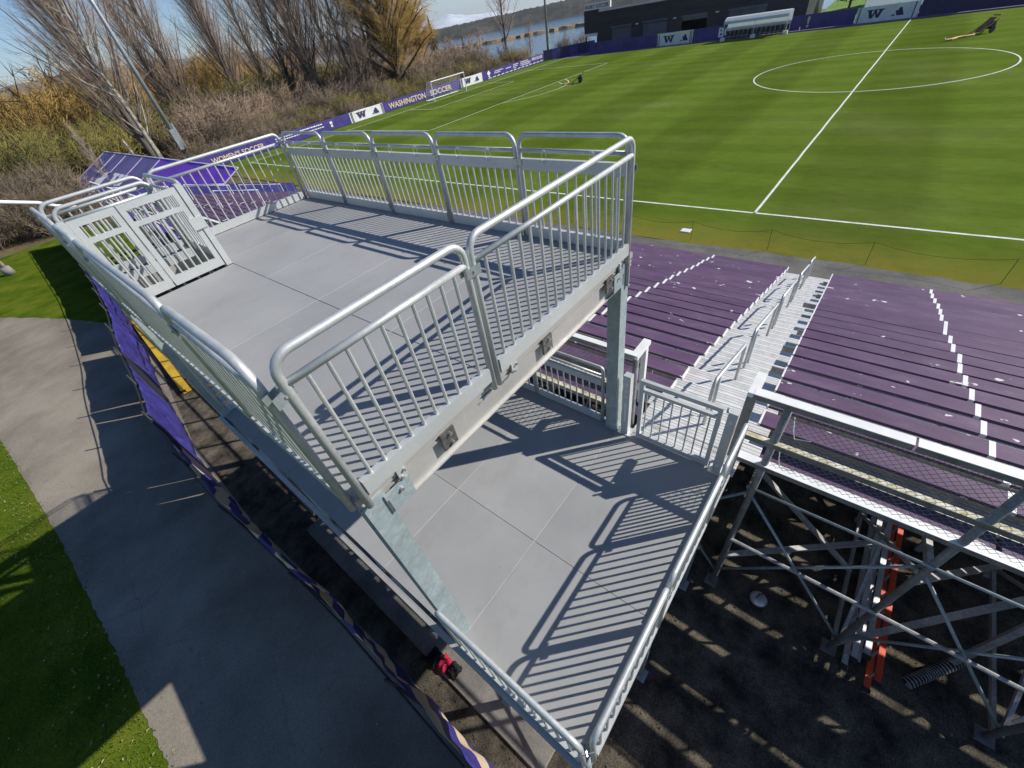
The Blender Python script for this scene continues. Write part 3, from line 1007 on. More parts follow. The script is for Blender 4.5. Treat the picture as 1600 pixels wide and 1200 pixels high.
# lower deck guards
xl = [X0 + 0.05, -19.40, -18.10, X1 + 0.0]
for a, b in zip(xl[:-1], xl[1:]):
    rail_panel((a + G_, YL), (b - G_, YL), ZL, (0, -1), n=10, bend=0.09)
    if b < X1 - 0.1:
        clamp((b, YL), (1, 0), ZL + 0.86)
rail_panel((X0, YL + 0.05), (X0, -2.20), ZL, (-1, 0), n=11, bend=0.09)
clamp((X0 + 0.03, YL + 0.03), (0.7, -0.7), ZL + 0.86)
rail_panel((X1 + 0.01, -1.90), (X1 + 0.01, -0.70), ZL, (1, 0), n=10, flat=0.80, bend=0.05)
rail_panel((X1 + 0.01, -0.66), (X1 + 0.01, 0.60), ZL, (1, 0), n=10, flat=0.80, bend=0.05)
rail_panel((X1 + 0.01, 0.64), (X1 + 0.01, 1.90), ZL, (1, 0), n=10, flat=0.80, bend=0.05)
rail_panel((X1 + 0.01, 1.94), (X1 + 0.01, 3.2), ZL, (1, 0), n=10, flat=0.80, bend=0.05)

# lower gate onto the aisle: square tubes, slotted posts
gx = X1 + 0.0
def sq(mb, a, b, w=0.05):
    return mb.bar(a, b, w, w, up=(1, 0, 0.001))


GA, GB = -2.44, -3.42
gz0, gz1 = ZL + 0.03, ZL + 1.10
for yp, nm in ((-2.27, 'hinge_post'), (-3.53, 'latch_post')):
    mb = MB()
    mb.box(gx - 0.045, gx + 0.045, yp - 0.05, yp + 0.05, ZL + 0.001, gz1)
    mb.box(gx - 0.075, gx + 0.075, yp - 0.09, yp + 0.09, ZL + 0.0005, ZL + 0.014)
    gp = build(mb, nm, M['alu_flat'], plat)
    mb = MB()
    for zz in ((0.25, 0.62), (0.72, 0.76), (0.82, 0.86), (0.93, 0.99)) if yp > -3 else ((0.12, 0.17), (0.93, 0.98)):
        mb.box(gx - 0.0475, gx - 0.0455, yp - 0.014, yp + 0.014, ZL + zz[0], ZL + zz[1])
    build(mb, 'slot', M['white_paint'], gp)
mb = MB()
mb.box(gx - 0.025, gx + 0.025, GB, GA, gz1 - 0.06, gz1 + 0.0)
mb.box(gx - 0.025, gx + 0.025, GB + 0.055, GA - 0.055, gz1 - 0.19, gz1 - 0.14)
mb.box(gx - 0.025, gx + 0.025, GB, GB + 0.05, gz0, gz1 - 0.06)
mb.box(gx - 0.025, gx + 0.025, GA - 0.05, GA, gz0, gz1 - 0.06)
mb.box(gx - 0.025, gx + 0.025, GB + 0.05, GA - 0.05, gz0, gz0 + 0.08)
gate = build(mb, 'deck_gate', M['alu_flat'], plat)
pm = picket_mesh(gz1 - 0.19 - gz0 - 0.08, 0.010)
for i in range(8):
    place('picket', pm, (gx, GB + 0.05 + (GA - GB - 0.10) * (i + 0.6) / 8, gz0 + 0.08), M['alu'], gate)
build(MB().tube([(gx - 0.03, -3.465, gz1 - 0.02), (gx - 0.03, -3.465, gz1 + 0.05)], 0.014, 8), 'latch_pin', M['bolt'], gate)

# legs, jacks and diagonals under the platform
for x in (X0 + 0.08, -19.05, X1 - 0.02):
    for yy in (YL + 0.1, -2.07, -0.3, 1.6, 3.6):
        lg = build(MB().tube([(x, yy, 0.10), (x, yy, ZL - 0.22)], 0.045, 8), 'leg', M['galv'], plat, smooth=True)
        build(MB().tube([(x, yy, 0.075), (x, yy, 0.3)], 0.022, 8), 'screw_jack', M['bolt'], lg)
        build(MB().box(x - 0.10, x + 0.10, yy - 0.10, yy + 0.10, 0.062, 0.076), 'base_plate', M['galv'], lg)
for yy in (YL + 0.1, -0.3, 3.6):
    build(MB().tube([(X0 + 0.08, yy + 0.05, 0.5), (X1 - 0.02, yy + 0.05, 3.1)], 0.024, 6), 'diagonal_brace', M['galv'], plat)
build(MB().tube([(-20.30, 4.40, 7.22), (-20.46, 4.5, 7.27), (-20.60, 4.5, 7.362), (-20.9, 4.5, 7.478), (-21.5, 4.5, 7.62)], 0.024, 8), 'stray_pipe', M['white_paint'], plat, smooth=True)
# stair flight in the well
for i in range(9):
    z = ZD - 0.3 * (i + 1)
    build(MB().box(X0 + 0.12, XM - 0.1, GY + 0.12 + i * 0.17, GY + 0.34 + i * 0.17, z - 0.03, z), 'stair_tread', M['plank'], plat)
for x in (X0 + 0.09, XM - 0.07):
    build(MB().bar((x, GY + 0.1, ZD - 0.2), (x, GY + 0.1 + 10 * 0.17, ZD - 3.1), 0.03, 0.2, up=(0, 1, 0.5)), 'stair_stringer', M['alu_flat'], plat)

# ------------------------------------------------------------------ bleacher
XF, RUN, RISE, ZF = -5.54, 0.589, 0.1775, 0.45
NR = 19
def row(i):
    return XF - i * RUN, ZF + i * RISE


stand = thing('bleacher', (-11, -3.1, 0), 'long aluminium bleacher with faded purple bench seats facing the pitch', 'bleacher')
SD = 0.285
spans = [(-12.4, -6.2), (-6.2, -3.74), (-2.48, 0.0), (0.0, 6.2), (6.2, 12.4), (12.4, 18.6), (18.6, 24.8), (24.8, 31.0)]
seat_me = {}
cap_me = MB().bbox(-SD / 2 - 0.004, SD / 2 + 0.004, -0.034, 0.034, -0.052, 0.004, 0.003).mesh('joint_cap')
end_me = MB().bbox(-SD / 2 - 0.005, SD / 2 + 0.005, -0.014, 0.014, -0.055, 0.004, 0.003).mesh('end_cap')
rs = random.Random(21)
shade_board_me = [MB().box(-0.005, 0.005, 0, q, -0.068, 0.068).mesh('added_shade_board') for q in (1.68, 1.45, 1.2)]
for i in range(NR):
    x, z = row(i)
    for a, b in spans:
        Ls = b - a
        if Ls not in seat_me:
            mb = MB()
            mb.bbox(-SD / 2, SD / 2, 0.0, Ls - 0.012, -0.016, 0, 0.005)
            mb.box(-SD / 2, -SD / 2 + 0.012, 0.0, Ls - 0.012, -0.045, -0.016)
            mb.box(SD / 2 - 0.012, SD / 2, 0.0, Ls - 0.012, -0.045, -0.016)
            seat_me[Ls] = mb.mesh('seat_plank')
        st = place('seat_plank', seat_me[Ls], (x + rs.uniform(-0.004, 0.004), a + 0.006, z + rs.uniform(-0.002, 0.002)), M['seat'], stand)
        for yj in (a, b):
            if yj in (-3.74, -2.48):
                place('end_cap', end_me, (x, yj + (-0.006 if yj == -3.74 else 0.006), z), M['white_paint'], st)
        if b not in (-3.74, 31.0, 0.0):
            place('joint_cap', cap_me, (x, b + rs.uniform(-0.04, 0.04), z), M['white_paint'], st)
        elif b == 0.0:
            place('joint_cap', cap_me, (x, b + rs.uniform(-0.03, 0.03), z), M['white_paint'], st)
    # foot planks in front of each bench
    for a, b in ((-12.4, -3.9), (-2.3, 31.0)):
        zf = z - 0.42
        if zf < 0.05:
            continue
        build(MB().bbox(x + 0.165, x + 0.425, a, b, zf - 0.04, zf, 0.004), 'foot_plank', M['plank'], stand)
        build(MB().bbox(x - 0.13, x + 0.155, a, b, zf - 0.042, zf - 0.002, 0.004), 'foot_plank', M['plank'], stand)
        build(MB().box(x + 0.155, x + 0.163, a, b, zf + 0.0, zf + 0.10), 'riser_strip', M['frame'], stand)
    # unseen boards added under the bench fronts to block sun, gaps let patches through
    yq = -12.3
    while yq < 3.0:
        if not (-5.3 < yq < -2.4) and rs.random() > (0.24 if i < 12 else 0.5):
            place('added_shade_board', shade_board_me[rs.randrange(3)], (x + 0.130, yq + rs.uniform(0, 0.3), z - 0.118), M['frame'], stand)
        yq += 1.72
    # seat brackets
    for yb in (-11.3, -9.5, -7.6, -5.8, -4.3, -1.9, -0.6, 1.5, 3.3):
        if i >= 8:
            build(MB().box(x - 0.02, x + 0.02, yb - 0.02, yb + 0.02, z - 0.42, z - 0.046), 'seat_bracket', M['frame'], stand)
for a, b in ((-12.4, -6.22), (-6.18, -3.74), (-2.2, 4.0)):
    build(MB().bbox(-16.74, -16.40, a, b, 3.33, 3.37, 0.005), 'seat_plank', M['seat'], stand)
    build(MB().bbox(-16.39, -16.24, a, b, 3.36, 3.40, 0.004), 'foot_plank', M['plank'], stand)
# aisle treads, two planks per row
for i in range(NR + 1):
    x, z = row(i)
    zf = max(z - 0.42, 0.06)
    for k in range(2):
        xa = x - 0.12 + k * 0.2945 + 0.004
        zt = zf + (RISE * 0.5 if k == 0 else 0)
        tp = build(MB().bbox(xa, xa + 0.2865, -3.90, -2.30, zt - 0.035, zt, 0.004), 'aisle_tread', M['plank'], stand)
        build(MB().box(xa + 0.262, xa + 0.2875, -3.895, -2.305, zt - 0.02, zt + 0.004), 'nosing', M['white_paint'], tp)
# landing at the head of the aisle, up to the deck gate
for k in range(3):
    xa = -17.18 + k * 0.26
    build(MB().bbox(xa, xa + 0.252, -3.72, -2.30, ZL - 0.16, ZL - 0.12, 0.004), 'landing_plank', M['plank'], stand)

# aisle handrails
def handrail(xa, xb, y=-3.11):
    def zt(x):
        return ZF - 0.42 + (XF - x) / RUN * RISE + RISE * 0.25
    za, zb = zt(xa), zt(xb)
    H = 0.92
    pts = [(xa - 0.02, y, za), (xa, y, za + H - 0.16), (xa + 0.03, y, za + H - 0.06), (xa + 0.12, y, za + H - 0.015),
           (xb - 0.10, y, zb + H), (xb - 0.03, y, zb + H - 0.02), (xb, y, zb + H - 0.10), (xb, y, zb)]
    hr = build(MB().tube(pts, 0.024, 10), 'handrail', M['alu'], stand, smooth=True)
    mx = xa + 0.30
    build(MB().tube([(mx, y, zt(mx)), (mx, y, za + H - 0.02 + (zb - za) * 0.16)], 0.022, 10), 'post', M['alu'], hr, smooth=True)
    for x in (mx, xb):
        build(MB().cbox((x, y, zt(x) + 0.015), (0.10, 0.12, 0.05)), 'foot_bracket', M['old_galv'], hr)


for a, b in ((-16.5, -14.75), (-14.15, -12.0), (-11.4, -9.3), (-8.7, -6.9)):
    handrail(a, b)
handrail(-6.55, -5.35)

# back guard of the bleacher: posts, angle rails, chain link
BX = -16.95
for yp in (-3.98, -5.80, -7.60, -9.40, -11.2):
    build(MB().tube([(BX, yp, 0.06), (BX, yp, 4.70)], 0.042, 8), 'back_post', M['old_galv'], stand, smooth=True)
    build(MB().box(BX - 0.1, BX + 0.1, yp - 0.1, yp + 0.1, 0.02, 0.06), 'base_plate', M['old_galv'], stand)
def angle_rail(ya, yb, z, mat, w=0.07, name='guard_rail'):
    mb = MB()
    mb.box(BX - 0.055, BX - 0.047, ya, yb, z - 0.07, z)
    o = build(mb, name, M['old_galv'], stand)
    build(MB().box(BX - 0.055, BX - 0.055 + w, ya, yb, z + 0.001, z + 0.009), 'lit_rail_top', mat, o)  # top flange coloured pale as though sunlit, side left dark


for a, b in ((-5.0, -3.62), (-8.1, -5.02), (-12.4, -8.12)):
    angle_rail(a, b, 4.76, M['white_paint'], 0.115)
angle_rail(-12.4, -3.62, 4.10, M['lichen'])
angle_rail(-12.4, -3.62, 3.66, M['white_paint'], 0.12)
build(MB().box(BX - 0.05, BX + 0.35, -3.66, -3.56, 4.70, 4.765), 'guard_return', M['white_paint'], stand)
build(MB().box(BX - 0.05, BX + 0.02, -3.66, -3.56, 3.6, 4.70), 'guard_return', M['old_galv'], stand)
build(MB().box(BX - 0.05, BX + 0.35, -2.24, -2.14, 4.70, 4.765), 'guard_return', M['white_paint'], stand)
build(MB().box(BX + 0.27, BX + 0.34, -2.22, -2.15, 3.6, 4.70), 'guard_return', M['white_paint'], stand)
for a, b, z in ((-2.2, 31, 4.76), (-2.2, 31, 4.10), (-2.2, 31, 3.66)):
    angle_rail(a, b, z, M['white_paint'] if z > 4.5 else M['lichen'], 0.085)
for yp in np.arange(-2.2, 31, 1.82):
    build(MB().tube([(BX, yp, 0.06), (BX, yp, 4.70)], 0.042, 8), 'back_post', M['old_galv'], stand, smooth=True)

def chain_link(ya, yb, za, zb, sp=0.075):
    mb = MB()
    H = zb - za
    y = ya - H
    k = 0
    while y < yb:
        for s in (1, -1):
            # wire rising in +y (s=1) or -y
            p0 = y; p1 = y + H
            q0, q1 = (za, zb) if s > 0 else (zb, za)
            a, b_ = max(p0, ya), min(p1, yb)
            if b_ > a:
                f0 = (a - p0) / H; f1 = (b_ - p0) / H
                xo = BX - 0.03 + s * 0.003
                mb.tube([(xo, a, q0 + (q1 - q0) * f0), (xo, b_, q0 + (q1 - q0) * f1)], 0.0026, 3, caps=False)
        y += sp
    return build(mb, 'chain_link_mesh', M['old_galv'], stand)


chain_link(-12.2, -4.03, 3.70, 4.68)
chain_link(-2.1, 4.5, 3.70, 4.68)
# loose tie wires on the first post
for z in (4.55, 4.0):
    pts = [(BX + 0.03, -4.06, z), (BX - 0.06, -4.10, z - 0.12), (BX - 0.05, -4.14, z - 0.24), (BX - 0.09, -4.28, z - 0.16)]
    build(MB().tube(pts, 0.006, 5), 'tie_wire', M['white_tie'], stand)

# trestle frames under the seats
FY = [-11.2, -9.4, -7.6, -5.8, -3.98, -2.2, -0.4, 1.4, 3.2]
for yp in FY:
    a = Vector((BX, yp, row(18)[1] - 0.60)); b_ = Vector((-5.3, yp, 0.16))
    build(MB().bar(a, b_, 0.06, 0.09), 'raker', M['frame'], stand)
    for x in (-14.3, -11.6, -8.9):
        zt = a.z + (b_.z - a.z) * (x - a.x) / (b_.x - a.x)
        build(MB().bar((x, yp, 0.02), (x, yp, zt), 0.07, 0.07), 'strut', M['frame'], stand)
    build(MB().bar((BX, yp, 0.22), (-8.9, yp, 0.22), 0.05, 0.07), 'ground_sill', M['frame'], stand)
    for xa, xb in ((BX, -14.3), (-14.3, -11.6), (-11.6, -8.9)):
        za = a.z + (b_.z - a.z) * (xa - a.x) / (b_.x - a.x)
        build(MB().bar((xa, yp + 0.04, za - 0.15), (xb, yp + 0.04, 0.3), 0.045, 0.055), 'brace', M['frame'], stand)
        build(MB().bar((xa, yp - 0.04, 0.3), (xb, yp - 0.04, za - 0.75), 0.045, 0.055), 'brace', M['frame'], stand)
for ya, yb in zip(FY[:5], FY[1:6]):
    for x in (BX + 0.05, -14.25):
        zt = 2.9 if x < -16 else 2.2
        build(MB().tube([(x, ya, 0.35), (x, yb, zt)], 0.021, 7), 'cross_brace', M['galv'], stand, smooth=True)
        build(MB().tube([(x + 0.05, ya, zt), (x + 0.05, yb, 0.35)], 0.021, 7), 'cross_brace', M['galv'], stand, smooth=True)
for k, (a_, b_) in enumerate((((BX, -5.80, 0.3), (-15.6, -7.6, 2.6)), ((BX, -7.6, 0.25), (-14.3, -9.4, 2.3)), ((BX, -5.80, 2.7), (-14.3, -7.6, 0.4)),
                              ((-14.3, -3.98, 0.4), (-14.3, -5.8, 2.2)), ((BX, -7.6, 2.9), (BX, -9.4, 0.3)), ((-15.6, -5.8, 0.3), (-15.6, -3.98, 1.9)),
                              ((BX, -3.98, 1.1), (-15.4, -5.8, 1.0)), ((-16.2, -7.2, 0.05), (-16.2, -7.2, 3.0)), ((-14.4, -6.7, 0.05), (-14.4, -6.7, 2.4)))):
    build(MB().bar(a_, b_, 0.085, 0.05), 'angle_brace', M['frame'], stand)
build(MB().tube([(BX - 0.05, -3.9, 3.16), (BX - 0.05, -12.0, 3.10)], 0.018, 7), 'tie_rod', M['galv'], stand, smooth=True)
build(MB().tube([(BX - 0.05, -3.98, 1.75), (BX - 0.05, -7.6, 1.7)], 0.028, 7), 'girt', M['frame'], stand)
# far end guard with blue tarp along the slope
tb = MB()
for i in range(18):
    x, z = row(i); x2, z2 = row(i + 1)
    tb.add([(x, 32.0, z - 0.5), (x2, 32.0, z2 - 0.5), (x2, 32.0 + 0.03 * math.sin(i * 2.1), z2 + 0.55), (x, 32.0 + 0.03 * math.sin((i - 1) * 2.1), z + 0.55)], [(0, 1, 2, 3)])
to = build(tb, 'side_tarp', M['mesh_blue'], stand)
mo = to.modifiers.new('thickness', 'SOLIDIFY'); mo.thickness = 0.012
for off, zz in ((-0.9, 0.35), (-4.2, 0.35), (-7.5, 0.3)):
    xa, xb = -6.2 + off, -8.9 + off
    def zq(x):
        return ZF + (XF - x) / RUN * RISE
    build(MB().tube([(xa, 30.7, zq(xa) - 0.4), (xa, 30.7, zq(xa) + 0.55), (xb, 30.7, zq(xb) + 0.55), (xb, 30.7, zq(xb) - 0.4)], 0.03, 8), 'end_handrail', M['white_paint'], stand)
for ya in (27.5, 23.0):
    build(MB().tube([(-13.6, ya, 2.6), (-13.6, ya, 3.75), (-11.5, ya, 3.1), (-11.5, ya, 1.9)], 0.03, 8), 'end_handrail', M['white_paint'], stand)

# ------------------------------------------------------------------ things under and beside the stand
def ladder(x0, x1, y, z, mat, tip, label, rungs=10, w=0.36):
    t = thing('ladder', ((x0 + x1) / 2, y, 0), label, 'ladder')
    for dz in (0.0, w):
        build(MB().bar((x0, y, z + dz), (x1, y, z + dz), 0.075, 0.03), 'side_rail', mat, t)
        build(MB().cbox((x0 - 0.02, y, z + dz), (0.06, 0.09, 0.045)), 'rubber_foot', M['black'], t)
        build(MB().cbox((x1 + 0.03, y, z + dz), (0.07, 0.085, 0.04)), 'end_cap', tip, t)
    for i in range(rungs):
        x = x0 + (x1 - x0) * (i + 0.5) / rungs
        build(MB().tube([(x, y, z + 0.012), (x, y, z + w - 0.012)], 0.016, 6), 'rung', M['lad_alu'], t)
    return t


ladder(-17.25, -13.75, -6.32, 0.08, M['red'], M['black'], 'orange red fibreglass ladder lying under the bleacher seats')
ladder(-17.10, -13.85, -6.02, 0.08, M['lad_alu'], M['yellow'], 'silver ladder with yellow tip lying beside the orange red ladder')
ladder(-16.95, -14.1, -6.16, 0.08, M['lad_alu'], M['lad_alu'], 'second silver ladder lying between the red ladder and the yellow tipped one')
# round lamp head on the ground
lt = thing('floodlight_disc', (-16.8, -4.74, 0.004), 'pale round metal disc lamp lying on the gravel under the stand', 'lamp')
mb = MB()
prof = [(0.0, 0.09), (0.05, 0.088), (0.10, 0.07), (0.135, 0.03), (0.14, 0.012)]
ns = 20
vs = []
for r, z in prof:
    for k in range(ns):
        vs.append((-16.8 + r * math.cos(2 * math.pi * k / ns), -4.74 + r * math.sin(2 * math.pi * k / ns), z + 0.004))
mb.add(vs, [(i * ns + k, i * ns + (k + 1) % ns, (i + 1) * ns + (k + 1) % ns, (i + 1) * ns + k) for i in range(len(prof) - 1) for k in range(ns)])
build(mb, 'dish', M['lad_alu'], lt, smooth=True)
build(MB().tube([(-16.86, -4.70, 0.125), (-16.78, -4.72, 0.16), (-16.70, -4.80, 0.11)], 0.010, 6), 'cord', M['black'], lt)
# coiled drain pipe
pts = [(-16.85 + 0.75 * t, -6.75 - 0.55 * t, 0.08 + 0.02 * math.sin(t * 9)) for t in np.linspace(0, 1, 40)]
mb = MB()
P = [Vector(p) for p in pts]
for i in range(len(P) - 1):
    mb.tube([P[i], P[i] + (P[i + 1] - P[i]) * 0.55], 0.075, 9)
    mb.tube([P[i] + (P[i + 1] - P[i]) * 0.5, P[i + 1]], 0.062, 9)
pipe = thing('corrugated_pipe', (-16.5, -7.0, 0.004), 'short length of ribbed black and grey drain pipe on the gravel', 'pipe')
build(mb, 'tube', M['black'], pipe)
for i in range(0, len(P) - 1, 2):
    build(MB().tube([P[i], P[i] + (P[i + 1] - P[i]) * 0.62], 0.079, 9), 'rib', M['frame'], pipe)
# concrete pad and things on it
struct(build(MB().bbox(-21.06, -20.2, -3.0, 3.85, 0.0, 0.06, 0.012), 'concrete_pad', M['concrete']))
bag = thing('jacket', (-20.93, -0.8, 0.06), 'crumpled red and black jacket dropped on the concrete pad', 'jacket')
def cloth(name, cx, cy, w, l, mat, seed, h=0.10):
    rn_ = random.Random(seed); n = 10
    vs = []
    for j in range(n + 1):
        for i in range(n + 1):
            u = i / n * 2 - 1; v = j / n * 2 - 1
            e = max(0, 1 - max(abs(u), abs(v)) ** 3)
            vs.append((cx + u * w / 2 + rn_.uniform(-.012, .012), cy + v * l / 2 + rn_.uniform(-.012, .012), 0.063 + e * (h * 0.6 + rn_.uniform(0, h * 0.6))))
    return build(MB().add(vs, [(j * (n + 1) + i, j * (n + 1) + i + 1, (j + 1) * (n + 1) + i + 1, (j + 1) * (n + 1) + i) for j in range(n) for i in range(n)]), name, mat, bag, smooth=True)
cloth('sleeve', -20.97, -0.60, 0.26, 0.24, M['black_cloth'], 1)
cloth('torso', -20.93, -0.82, 0.26, 0.22, M['red_cloth'], 2)
cloth('sleeve', -20.90, -1.03, 0.24, 0.22, M['black_cloth'], 3)
# yellow beams by the path fence
for i, (xa, ya, xb, yb, w, lab) in enumerate(((-20.26, 21.5, -20.76, 12.85, 0.27, 'long flat yellow steel beam on the ground inside the purple fence'),
                                              (-21.16, 21.75, -21.36, 17.5, 0.22, 'shorter yellow steel beam on the path side of the purple fence'))):
    t = thing('steel_beam', ((xa + xb) / 2, (ya + yb) / 2, 0.01), lab, 'beam')
    build(MB().bar((xa, ya, 0.17), (xb, yb, 0.17), w, 0.02), 'top_flange', M['yellow'], t)
    build(MB().bar((xa, ya, 0.09), (xb, yb, 0.09), 0.03, 0.14), 'web', M['yellow'], t)
    build(MB().bar((xa, ya, 0.022), (xb, yb, 0.022), w, 0.02), 'bottom_flange', M['yellow'], t)

# purple windscreen fence along the path
fen = thing('banner_fence', (-21.46, 8, 0), 'purple windscreen fence with gold print along the asphalt path', 'fence')
FH = 2.08
def screen(ya, yb, z1, mat, seed):
    rn_ = random.Random(seed)
    n = max(6, int((yb - ya) / 0.10)); k = 9
    ph = [rn_.uniform(0, 6.28) for _ in range(6)]
    vs = []
    for j in range(k + 1):
        for i in range(n + 1):
            y = ya + (yb - ya) * i / n; v = j / k
            wv_ = 0.030 * math.sin(y * 5.1 + ph[0] + v * 2.2) + 0.022 * math.sin(y * 11.3 + ph[1] - v * 3) + 0.07 * math.sin(y * 1.7 + ph[2]) * math.sin(v * 3.1)
            sag = 0.06 * abs(math.sin(math.pi * (y + 6) / 2.4)) * v
            vs.append((fence_x(y) + wv_ * (0.35 + 0.65 * math.sin(math.pi * min(1, v))), y, 0.05 + v * (z1 - 0.05) - sag))
    o = build(MB().add(vs, [(j * (n + 1) + i, j * (n + 1) + i + 1, (j + 1) * (n + 1) + i + 1, (j + 1) * (n + 1) + i) for j in range(k) for i in range(n)]), 'windscreen', mat, fen, smooth=True)
    m_ = o.modifiers.new('thickness', 'SOLIDIFY'); m_.thickness = 0.004
    return o
screen(-6.0, 1.2, FH, M['windscreen'], 1)
screen(1.25, 7.0, FH, M['windscreen'], 2)
screen(7.05, 7.9, FH, M['black_cloth'], 5)
screen(7.95, 12.4, FH, M['mesh_blue'], 3)
screen(12.45, 13.3, FH, M['black_cloth'], 6)
screen(13.35, 18.2, FH, M['mesh_blue'], 7)
screen(18.9, 45.0, FH, M['mesh_blue'], 4)
for yp in np.arange(-6.0, 45.2, 2.4):
    fx = fence_x(yp) - 0.06
    po = build(MB().tube([(fx, yp, 0), (fx, yp, FH + 0.30)], 0.025, 8), 'post', M['black'], fen, smooth=True)
    build(MB().tube([(fx, yp, FH - 0.09), (fx, yp, FH + 0.02)], 0.034, 8), 'post_clamp', M['steel_dark'], po)
build(MB().tube([(fence_x(q) - 0.06, q, FH) for q in np.arange(-6, 45.1, 1.0)], 0.018, 6), 'top_rail', M['black'], fen)

# low rope barrier at the pitch edge
rb = [(-3.40, 7.6), (-3.45, 4.6), (-3.50, 1.55), (-3.42, -1.40), (-3.45, -4.5), (-3.46, -7.85)]
bar = thing('rope_barrier', (-3.45, -1.5, 0), 'sagging black rope on thin stakes along the near touchline', 'barrier')
for x, y in rb:
    build(MB().tube([(x, y, 0), (x + random.uniform(-0.04, 0.04), y + random.uniform(-.04, .04), 0.82)], 0.008, 6), 'stake', M['black'], bar)
for (xa, ya), (xb, yb) in zip(rb[:-1], rb[1:]):
    build(MB().tube([(xa + (xb - xa) * t, ya + (yb - ya) * t, 0.80 - 0.42 * 4 * t * (1 - t) * 0.5) for t in np.linspace(0, 1, 13)], 0.0055, 5), 'rope', M['black'], bar)
vb = thing('valve_box', (-2.69, 2.06, 0), 'small pale square valve box cover set in the grass', 'valve box')
build(MB().bbox(-2.86, -2.52, 1.86, 2.26, 0.0, 0.035, 0.01), 'lid', M['white_paint'], vb)
build(MB().bbox(-2.90, -2.48, 1.82, 2.30, 0.0, 0.018, 0.006), 'rim', M['concrete'], vb)

# ------------------------------------------------------------------ lettering helpers
def text_mb(txt, size, offset=0.0, extrude=0.004):
    """2D outline triangles of a word as (verts, faces, width)"""
    cu = bpy.data.curves.new('lettering', 'FONT')
    cu.body = txt; cu.size = size; cu.offset = offset; cu.resolution_u = 3
    cu.extrude = extrude
    ob = bpy.data.objects.new('lettering', cu)
    COL.objects.link(ob)
    dg = bpy.context.evaluated_depsgraph_get()
    me = bpy.data.meshes.new_from_object(ob.evaluated_get(dg))
    v = [tuple(x.co) for x in me.vertices]
    f = [tuple(p.vertices) for p in me.polygons]
    bpy.data.objects.remove(ob); bpy.data.curves.remove(cu); bpy.data.meshes.remove(me)
    x0 = min(a[0] for a in v); x1 = max(a[0] for a in v); y0 = min(a[1] for a in v); y1 = max(a[1] for a in v)
    return [((a[0] - x0), (a[1] - y0), a[2]) for a in v], f, x1 - x0, y1 - y0


def put_text(txt, o, ex, ey, en, w, h, mat, parent, offset=0.02, name='lettering'):
    """word stretched to w x h with its lower left corner at o"""
    v, f, tw, th = text_mb(txt, 1.0, offset)
    o = Vector(o); ex = Vector(ex); ey = Vector(ey); en = Vector(en)
    mb = MB().add([o + ex * (a / tw * w) + ey * (b_ / th * h) + en * (c + 0.006) for a, b_, c in v], f)
    return build(mb, name, mat, parent)


W_POLY = [(0.0, 1.0), (0.36, 1.0), (0.36, 0.86), (0.29, 0.86), (0.355, 0.36), (0.445, 0.86), (0.40, 0.86), (0.40, 1.0), (0.62, 1.0), (0.62, 0.86),
          (0.58, 0.86), (0.665, 0.36), (0.73, 0.86), (0.66, 0.86), (0.66, 1.0), (1.0, 1.0), (1.0, 0.86), (0.92, 0.86), (0.78, 0.0), (0.62, 0.0),
          (0.51, 0.55), (0.40, 0.0), (0.23, 0.0), (0.09, 0.86), (0.0, 0.86)]


def put_w(o, ex, ey, en, w, h, mat, parent):
    ex = Vector(ex); ey = Vector(ey)
    mb = MB().prism([(a * w, b_ * h) for a, b_ in W_POLY], Vector(o) + Vector(en) * 0.004, ex, ey, en, 0.008)
    return build(mb, 'letter_emblem', mat, parent)


def put_stripes(o, ex, ey, en, w, h, mat, parent):
    """three slanted bars rising to the right"""
    mb = MB()
    for k, (xa, top) in enumerate(((0.0, 0.36), (0.24, 0.70), (0.50, 1.0))):
        dx = 0.22
        b0 = xa + (1 - top) * 0.12
        pts = [(b0 + 0.10, 0.0), (b0 + 0.10 + 0.26, 0.0), (b0 + 0.26 - top * 0.20 + 0.02, top), (b0 - top * 0.20 + 0.08, top - 0.10)]
        if k == 0:
            pts = [(0.0, 0.0), (0.28, 0.0), (0.20, 0.22), (0.03, 0.12)]
        mb.prism([(a * w, b_ * h) for a, b_ in pts], Vector(o) + Vector(en) * 0.004, ex, ey, en, 0.008)
    return build(mb, 'stripe_emblem', mat, parent)


# ------------------------------------------------------------------ goal-end banner fence (faces -y)
EX, EZ, EN = (1, 0, 0), (0, 0, 1), (0, -1, 0)
FY2 = 57.4
gf = thing('boundary_fence', (26, FY2, 0), 'purple and white banner fence behind the far goal', 'fence')
def banner(xa, xb, mat, h=1.30):
    n = max(2, int((xb - xa) / 0.8)); vs = []
    for i in range(n + 1):
        x = xa + (xb - xa) * i / n
        wv_ = 0.02 * math.sin(x * 2.1) + 0.015 * math.sin(x * 5.3)
        vs += [(x, FY2 + wv_ - 0.0, 0.03), (x, FY2 + wv_ * 0.5, h + 0.015 * math.sin(x * 1.7))]
    o = build(MB().add(vs, [(2 * i, 2 * i + 2, 2 * i + 3, 2 * i + 1) for i in range(n)]), 'banner', mat, gf)
    m_ = o.modifiers.new('thickness', 'SOLIDIFY'); m_.thickness = 0.02
    return o
yF = FY2 - 0.045
banner(-14, 17.1, M['navy'])
bw = banner(17.15, 23.2, M['banner_white'])
banner(23.25, 40.2, M['navy'])
banner(40.25, 45.9, M['banner_white'])
banner(45.95, 64.8, M['navy'])
put_text("WOMEN'S SOCCER", (-2.6, yF, 0.42), EX, EZ, EN, 6.6, 0.55, M['gold'], gf)
